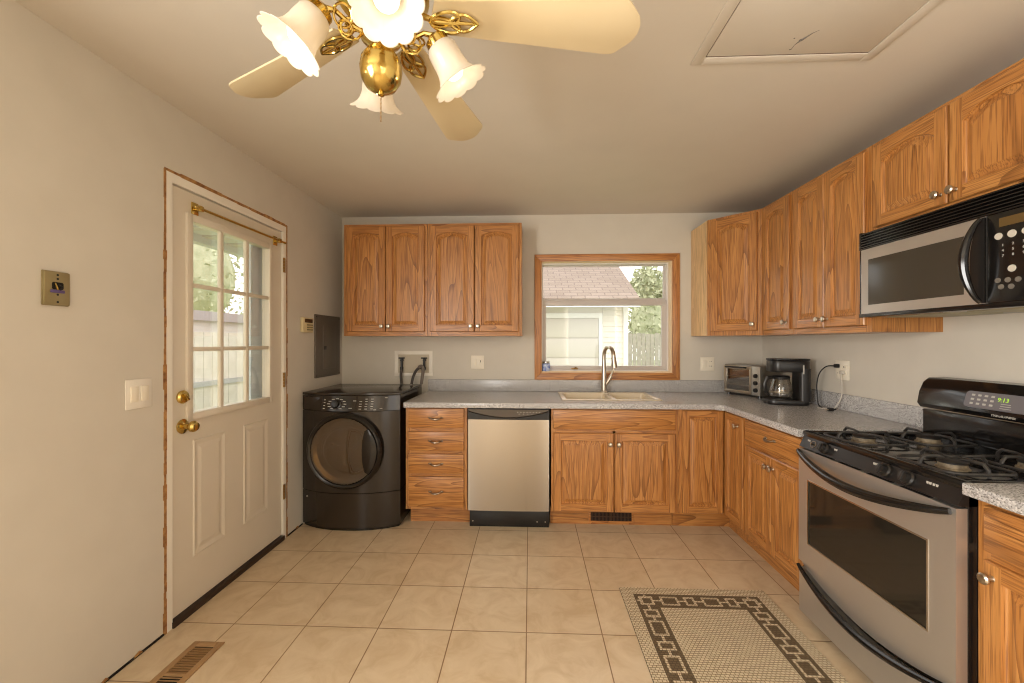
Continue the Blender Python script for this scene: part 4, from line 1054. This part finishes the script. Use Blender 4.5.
b = MB()
for s in (-1, 1): b.box(-0.032, -0.016, s*0.005-0.001, s*0.005+0.001, 0.006, 0.012)
b.build('prong', NICKEL, t)

# ------------------------------------------------------------------ rug, floor vent
RX0, RX1, RY1, RY0 = 0.490, 1.262, 2.335, 1.10
RWd, RL = RX1-RX0, RY1-RY0
def rug_dark(u, v):
    """u across 0..RWd, v along 0..RL measured from a corner: True where the weave is dark"""
    d = min(u, RWd-u, v, RL-v)
    if d < 0.062 or d > 0.172: 
        return False
    # band; coordinate along the side, distance across
    if d < 0.066 or d > 0.168: return True
    dx, dy = min(u, RWd-u), min(v, RL-v)
    c = 0.117
    if dx < 0.172 and dy < 0.172:      # corner link
        a, e_ = abs(dx-c), abs(dy-c); m_ = max(a, e_)
        return not (0.022 < m_ < 0.036) and not (m_ >= 0.036 and min(a, e_) < 0.006)
    if dx <= dy: s, L, off = v, RL, dx-c
    else: s, L, off = u, RWd, dy-c
    inner = L-0.344; nper = max(1, round(inner/0.20)); per = inner/nper
    s = ((s-0.172) % per)/per
    # long link centred at 0.27, small link centred at 0.77
    for cen, half in ((0.30, 0.225), (0.785, 0.125)):
        a = abs(s-cen)*per; hl = half*per
        if a < hl and abs(off) < 0.036:
            return a < hl-0.0125 and abs(off) < 0.0225
    return not abs(off) < 0.008
b = MB(); bm = b.bm; cs_ = 0.0061; nu, nv = int(RWd/cs_), int(RL/cs_)
g = [[bm.verts.new((RWd*i/nu, RL*j/nv, 0.007)) for j in range(nv+1)] for i in range(nu+1)]
for i in range(nu):
    for j in range(nv):
        f = bm.faces.new([g[i][j], g[i+1][j], g[i+1][j+1], g[i][j+1]])
        f.material_index = 1 if rug_dark(RWd*(i+0.5)/nu, RL*(j+0.5)/nv) else 0
ext = [e_ for e_ in bm.edges if e_.is_boundary]
r_ = bmesh.ops.extrude_edge_only(bm, edges=ext)
for v_ in [q for q in r_['geom'] if isinstance(q, bmesh.types.BMVert)]: v_.co.z = 0.0005
for f in bm.faces:
    if abs(f.normal.z) < 0.5: f.material_index = 0
bm.normal_update()
for f in bm.faces:
    if abs(f.normal.z) < 0.5: f.material_index = 1
tag(b.build('area_rug', [RUG_L, RUG_D], smooth=False, loc=(RX0, RY0, 0)), 'woven beige rug with a dark chain-link border on the tile floor', 'rug')

t = thing('floor_register', 'tan metal floor register with open dark louvres near the door', 'vent', (-1.441, 1.72, 0), 0)
VW, V0, V1 = 0.070, -0.24, 0.113
b = MB().box(-VW, -0.043, V0, V1, 0.0005, 0.006, 0.002).box(0.043, VW, V0, V1, 0.0005, 0.006, 0.002).box(-0.043, 0.043, V1-0.03, V1, 0.0005, 0.006, 0.002).box(-0.043, 0.043, V0, V0+0.03, 0.0005, 0.006, 0.002).box(-0.043, 0.043, -0.082, -0.070, 0.0005, 0.006, 0.001)
TAN = mat('tan_register_paint', (176, 140, 98), 0.45, 0.2)
b.build('frame', TAN, t)
MB().box(-0.045, 0.045, V0+0.02, V1-0.02, 0.0003, 0.0012).build('duct_opening', DARKGAP, t, smooth=False)
b = MB(); y = V1-0.038
while y > -0.066:
    b.box(-0.043, 0.043, y-0.0085, y, 0.0015, 0.0045); y -= 0.0135
b.build('closed_louvres', mat('brown_louvres', (150, 114, 74), 0.5, 0.2), t, smooth=False)
b = MB(); y = -0.090
while y > V0+0.03:
    b.box(-0.043, 0.043, y-0.003, y, 0.0015, 0.005); y -= 0.0135
b.build('open_louvres', TAN, t, smooth=False)

# ------------------------------------------------------------------ ceiling fan with light kit
FX, FY, FZ = -0.370, 1.03, 2.17
t = thing('ceiling_fan', 'cream-bladed brass ceiling fan with four glowing frosted tulip lights', 'ceiling fan', (FX, FY, ZC))
zc = lambda z: z-ZC
MB().lathe([(0, -0.0005), (0.07, -0.0005), (0.068, -0.02), (0.045, -0.05), (0.02, -0.06), (0, -0.06)], 32).build('canopy', BRASS, t)
MB().cyl((0, 0, -0.055), (0, 0, zc(2.31)), 0.012).build('downrod', BRASS, t)
MB().lathe([(0, zc(2.315)), (0.05, zc(2.312)), (0.10, zc(2.29)), (0.118, zc(2.26)), (0.118, zc(2.215)), (0.10, zc(2.19)), (0.055, zc(2.178)), (0.05, zc(2.13)), (0, zc(2.13))], 40).build('motor_housing', BRASS, t)
MB().lathe([(0, zc(2.13)), (0.03, zc(2.13)), (0.045, zc(2.12)), (0.048, zc(2.105)), (0.03, zc(2.092)), (0.016, zc(2.086)), (0.018, zc(2.080)), (0.035, zc(2.074)), (0.048, zc(2.055)), (0.0515, zc(2.032)), (0.048, zc(2.008)), (0.036, zc(1.988)), (0.02, zc(1.979)), (0.007, zc(1.976)), (0.008, zc(1.968)), (0, zc(1.965))], 36).build('switch_housing', BRASS, t)
b = MB()
for i in range(20): b.sphere((0.0, -0.001, zc(1.966)-0.0022-0.0032*i), 0.0016, n=6)
b.build('pull_chain', ABRASS, t)
for k_ in range(5):
    a = R(6.8+72*k_)
    Mz = Matrix.Rotation(a, 4, 'Z') @ Matrix.Translation((0, 0, zc(FZ))) @ Matrix.Rotation(R(-13), 4, 'X')
    w0, w1 = 0.042, 0.075; r0, r1 = 0.135, 0.66
    out = [(r0, -w0), (r1-0.07, -w1), (r1-0.055, -w1+0.002), (r1-0.045, -w1+0.007), (r1-0.012, -w1+0.040), (r1-0.006, -0.022), (r1-0.002, -0.01), (r1-0.002, 0.01), (r1-0.006, 0.022), (r1-0.012, w1-0.040), (r1-0.045, w1-0.007), (r1-0.055, w1-0.002), (r1-0.07, w1), (r0, w0), (r0-0.012, 0)]
    bl = MB().prism(out, -0.003, 0.003, 'z', 0.0015, M=Mz).build('blade', FANBLADE, t)
    b = MB()
    # brass blade iron: two leaf loops and a spine
    Mi = Matrix.Rotation(a, 4, 'Z') @ Matrix.Translation((0, 0, zc(FZ)-0.011)) @ Matrix.Rotation(R(-13), 4, 'X')
    for s in (-1, 1):
        lp = [Mi @ Vector((0.12+0.05*(1-math.cos(2*math.pi*i/16))/1.0*0.75, s*(0.018*math.sin(2*math.pi*i/16)+0.008*(1-math.cos(2*math.pi*i/16))), 0)) for i in range(17)]
        b.tube(lp, 0.004, 6)
    b.tube([Mi @ Vector(q) for q in ((0.05, 0, 0.02), (0.10, 0, 0.016), (0.14, 0, 0.0), (0.18, 0, 0.0), (0.235, 0, 0.0))], [0.009, 0.008, 0.006, 0.005, 0.003], 8)
    lf = [Mi @ Vector((0.165+0.075*u/14, 0.022*math.sin(math.pi*u/14), 0)) for u in range(15)]
    lf2 = [Mi @ Vector((0.165+0.075*u/14, -0.022*math.sin(math.pi*u/14), 0)) for u in range(15)]
    b.tube(lf, 0.004, 6).tube(lf2, 0.004, 6)
    b.build('blade_iron', BRASS, bl)
for k_ in range(4):
    a = R(23+90*k_); ca, sa = math.cos(a), math.sin(a)
    def P(r, z, o=0): return Vector((r*ca-o*sa, r*sa+o*ca, zc(z)))
    b = MB()
    b.tube([P(0.035, 2.112), P(0.07, 2.125), P(0.105, 2.15), P(0.132, 2.150)], [0.007, 0.006, 0.006, 0.008], 8)
    for (r_c, z_c, rad, tw) in ((0.072, 2.115, 0.026, 0), (0.088, 2.135, 0.021, 0.012), (0.066, 2.130, 0.017, -0.012), (0.080, 2.112, 0.013, 0.006)):
        b.tube([P(r_c+rad*math.cos(2*math.pi*i/14), z_c+rad*math.sin(2*math.pi*i/14), tw*math.sin(2*math.pi*i/14)+tw) for i in range(15)], 0.003, 6)
    arm = b.build('light_arm', BRASS, t)
    # shade axis: outward and down
    tilt = R(33)
    axis = Vector((math.sin(tilt)*ca, math.sin(tilt)*sa, -math.cos(tilt)))
    neck = P(0.138, 2.140)
    MS = Matrix.Translation(neck) @ axis.to_track_quat('Z', 'Y').to_matrix().to_4x4()
    MB().lathe([(0, -0.012), (0.018, -0.012), (0.030, -0.002), (0.031, 0.022), (0.028, 0.024)], 24, MS).build('socket_cup', BRASS, arm)
    def ruff(r, z, an, i):
        f = max(0, (z-0.045)/0.075); f = f*f
        q_ = abs(math.sin(5.5*an))**0.7; return r*(1+f*(0.11*q_-0.06)), z+0.004*f*q_
    prof = [(0.026, 0.012), (0.034, 0.016), (0.039, 0.026), (0.0405, 0.045), (0.041, 0.065), (0.043, 0.08), (0.047, 0.092), (0.054, 0.103), (0.064, 0.111), (0.074, 0.116)]
    prof2 = [(r-0.0022, z+0.0005) for r, z in prof][::-1]
    MB().lathe(prof+prof2, 88, MS, mod=ruff).build('lamp_shade', FROST, arm)
    MB().lathe([(0, 0.022), (0.012, 0.022), (0.013, 0.04), (0.022, 0.056), (0.0285, 0.074), (0.027, 0.088), (0.017, 0.100), (0, 0.104)], 24, MS).build('bulb', BULB, arm)
    L = bpy.data.lights.new('bulb_light', 'POINT'); L.energy = 0.25; L.color = (1.0, 0.86, 0.66); L.shadow_soft_size = 0.02
    lo_ = bpy.data.objects.new('bulb_light', L); C.objects.link(lo_); lo_.location = Vector((FX, FY, ZC)) + (MS @ Vector((0, 0, 0.165)))

# ------------------------------------------------------------------ outdoors (seen through the panes)
GZ = -0.35
tag(MB().box(-20, 24, 3.9, 40, GZ-0.1, GZ).box(-20, -1.86, -6, 3.9, GZ-0.1, GZ).build('lawn', GRASS, smooth=False), 'green lawn outside around the garage', 'lawn', kind='stuff')
# garage
t = thing('garage', 'cream-sided detached garage with pinkish shingle roof beyond the kitchen window', 'garage', (0, 9.6, GZ))
gx0, gx1 = -4.2, 2.19
WS = 2.56
MB().box(gx0, gx1, 0.0, 6.9, 0, WS).build('wall', SIDING, t, smooth=False)
b = MB()
for i in range(21):
    z = 0.02+i*0.12
    b.prism([(-0.001, z), (-0.028, z), (-0.004, z+0.118), (-0.001, z+0.118)], 1.645, 2.105, 'x')
b.build('siding', SIDING, t, smooth=False)
MB().box(2.105, gx1+0.02, -0.035, -0.001, 0, WS).build('corner_trim', VINYL, t, smooth=False)
gd = MB().box(-3.2, 1.55, -0.012, -0.001, 0, 2.25).build('garage_door', GDOOR, t, smooth=False)
b = MB()
for i in range(5): b.box(-3.2, 1.548, -0.024, -0.0125, 0.01+i*0.45, 0.435+i*0.45, 0.01)
b.build('door_section', GDOOR, gd)
MB().box(1.552, 1.64, -0.03, -0.001, 0, 2.25).box(-3.2, 1.64, -0.03, -0.001, 2.252, 2.36).build('door_casing', VINYL, t, smooth=False)
b = MB()
rf = [(-0.45, WS+0.02), (3.4, WS+1.93), (7.3, WS+0.02), (7.3, WS+0.10), (3.4, WS+2.01), (-0.45, WS+0.10)]
b.prism(rf, gx0-0.3, 2.36, 'x'); ro = b.build('roof', SHINGLE, t, smooth=False)
MB().box(gx0-0.3, 2.37, -0.49, -0.452, WS-0.10, WS+0.06).build('fascia', VINYL, t, smooth=False)
b = MB().prism([(0.05, WS+0.001), (3.4, WS+1.7), (6.85, WS+0.001)], gx0, gx1-0.02, 'x'); b.build('gable_wall', SIDING, t, smooth=False)

def foliage(b, c, r, n, size):
    bm = b.bm
    for _ in range(n):
        v = Vector((random.gauss(0, 1), random.gauss(0, 1), random.gauss(0, 1))); v.normalize()
        p = Vector(c) + Vector((v.x*r[0], v.y*r[1], v.z*r[2]))*random.uniform(0.6, 1.08)
        q = Matrix.Rotation(random.uniform(0, 6.28), 4, Vector((random.random()-.5, random.random()-.5, random.random()-.5)).normalized())
        s = size*random.uniform(0.6, 1.3)
        bm.faces.new([bm.verts.new(p + (q @ Vector(w_))) for w_ in ((-s, -s*.5, 0), (0, -s*.7, 0.2*s), (s, 0, 0), (0, s*.7, 0.2*s))])
def tree(loc, blobs, label, trunk=2.2, n=900, size=0.11, group='trees beyond the fences'):
    t = thing('tree', label, 'tree', loc, group=group)
    MB().tube([(0, 0, 0), (0.05, 0, trunk*0.5), (0.0, 0.05, trunk)], [0.16, 0.12, 0.08], 10).build('trunk', BARK, t)
    b = MB()
    for c, r in blobs:
        b.sphere(c, 1.0, (r[0]*0.72, r[1]*0.72, r[2]*0.72), 14); foliage(b, c, r, n, size)
    b.build('foliage', LEAF, t, smooth=False)
tree((5.0, 18.0, GZ), [((0, 0, 2.6), (1.0, 1.0, 1.6)), ((0.0, 0, 4.0), (0.8, 0.8, 0.9))], 'slim bushy green tree right beside the garage corner', 3.0)
tree((7.4, 18.5, GZ), [((0, 0, 2.8), (1.3, 1.2, 2.2)), ((0.1, 0, 4.7), (1.0, 1.0, 1.3))], 'broad green tree at the right edge of the kitchen window', 3.0)
# weathered board fence
t = thing('board_fence', 'weathered grey board fence beyond the garage corner', 'fence', (2.9, 14.5, GZ))
b = MB(); x = 0.0
while x < 5.5: b.box(x, x+0.135, 0, 0.02, 0.03, 2.0+random.uniform(-0.03, 0.03)); x += 0.15
b.build('boards', FENCE_G, t, smooth=False)
MB().box(0, 5.5, 0.02, 0.06, 0.35, 0.44).box(0, 5.5, 0.02, 0.06, 1.6, 1.69).build('rail', FENCE_G, t, smooth=False)
# left side: pale fence, trees, porch roof, neighbour house
t = thing('privacy_fence', 'pale board privacy fence outside the entry door', 'fence', (-5.2, 3.5, GZ))
b = MB(); y = 0.0
while y < 7: b.box(0, 0.02, y, y+0.175, 0.03, 1.86); y += 0.185
b.build('boards', FENCE_W, t, smooth=False)
MB().box(0.02, 0.06, 0, 7, 1.0, 1.08).box(0.02, 0.06, 0, 7, 0.3, 0.38).build('rail', mat('grey_rail', (168, 166, 164), 0.7), t, smooth=False)
tree((-13.0, 8.5, GZ), [((0, 0, 4.0), (2.4, 2.6, 2.4)), ((0.4, 1.6, 3.4), (2, 1.6, 1.8))], 'leafy tree filling the upper left door panes', 2.6, 1300, 0.10)
tree((-13.0, 15.0, GZ), [((0, 0, 4.2), (2.4, 2.6, 2.8))], 'leafy tree showing in the middle column of door panes', 2.6, 1300, 0.10)
t = thing('neighbour_house', 'pale low neighbouring house above the privacy fence', 'house', (-7.6, 6.2, GZ))
MB().box(-2, 0, -3.5, 6, 0, 2.2).build('wall', mat('pale_house_paint', (214, 206, 204), 0.7), t, smooth=False)
MB().box(-2.1, 0.12, -3.6, 6.1, 2.2, 2.42).build('roof_edge', mat('grey_roof_edge', (172, 164, 166), 0.8), t, smooth=False)
t = thing('porch_roof', 'grey porch soffit and beam outside the entry door', 'porch roof', (-1.84, 2.2, 2.28))
MB().box(-1.0, 0, -1.4, 2.6, 0.0, 0.04).build('soffit', SOFFIT, t, smooth=False)
b = MB()
for i in range(13): b.box(-1.0, 0, -1.38+i*0.3, -1.26+i*0.3, -0.012, 0.0)
b.build('soffit_boards', VINYL_G, t, smooth=False)
MB().box(-1.08, -1.0, -1.4, 2.6, -0.07, 0.06).build('beam', SOFFIT, t, smooth=False)
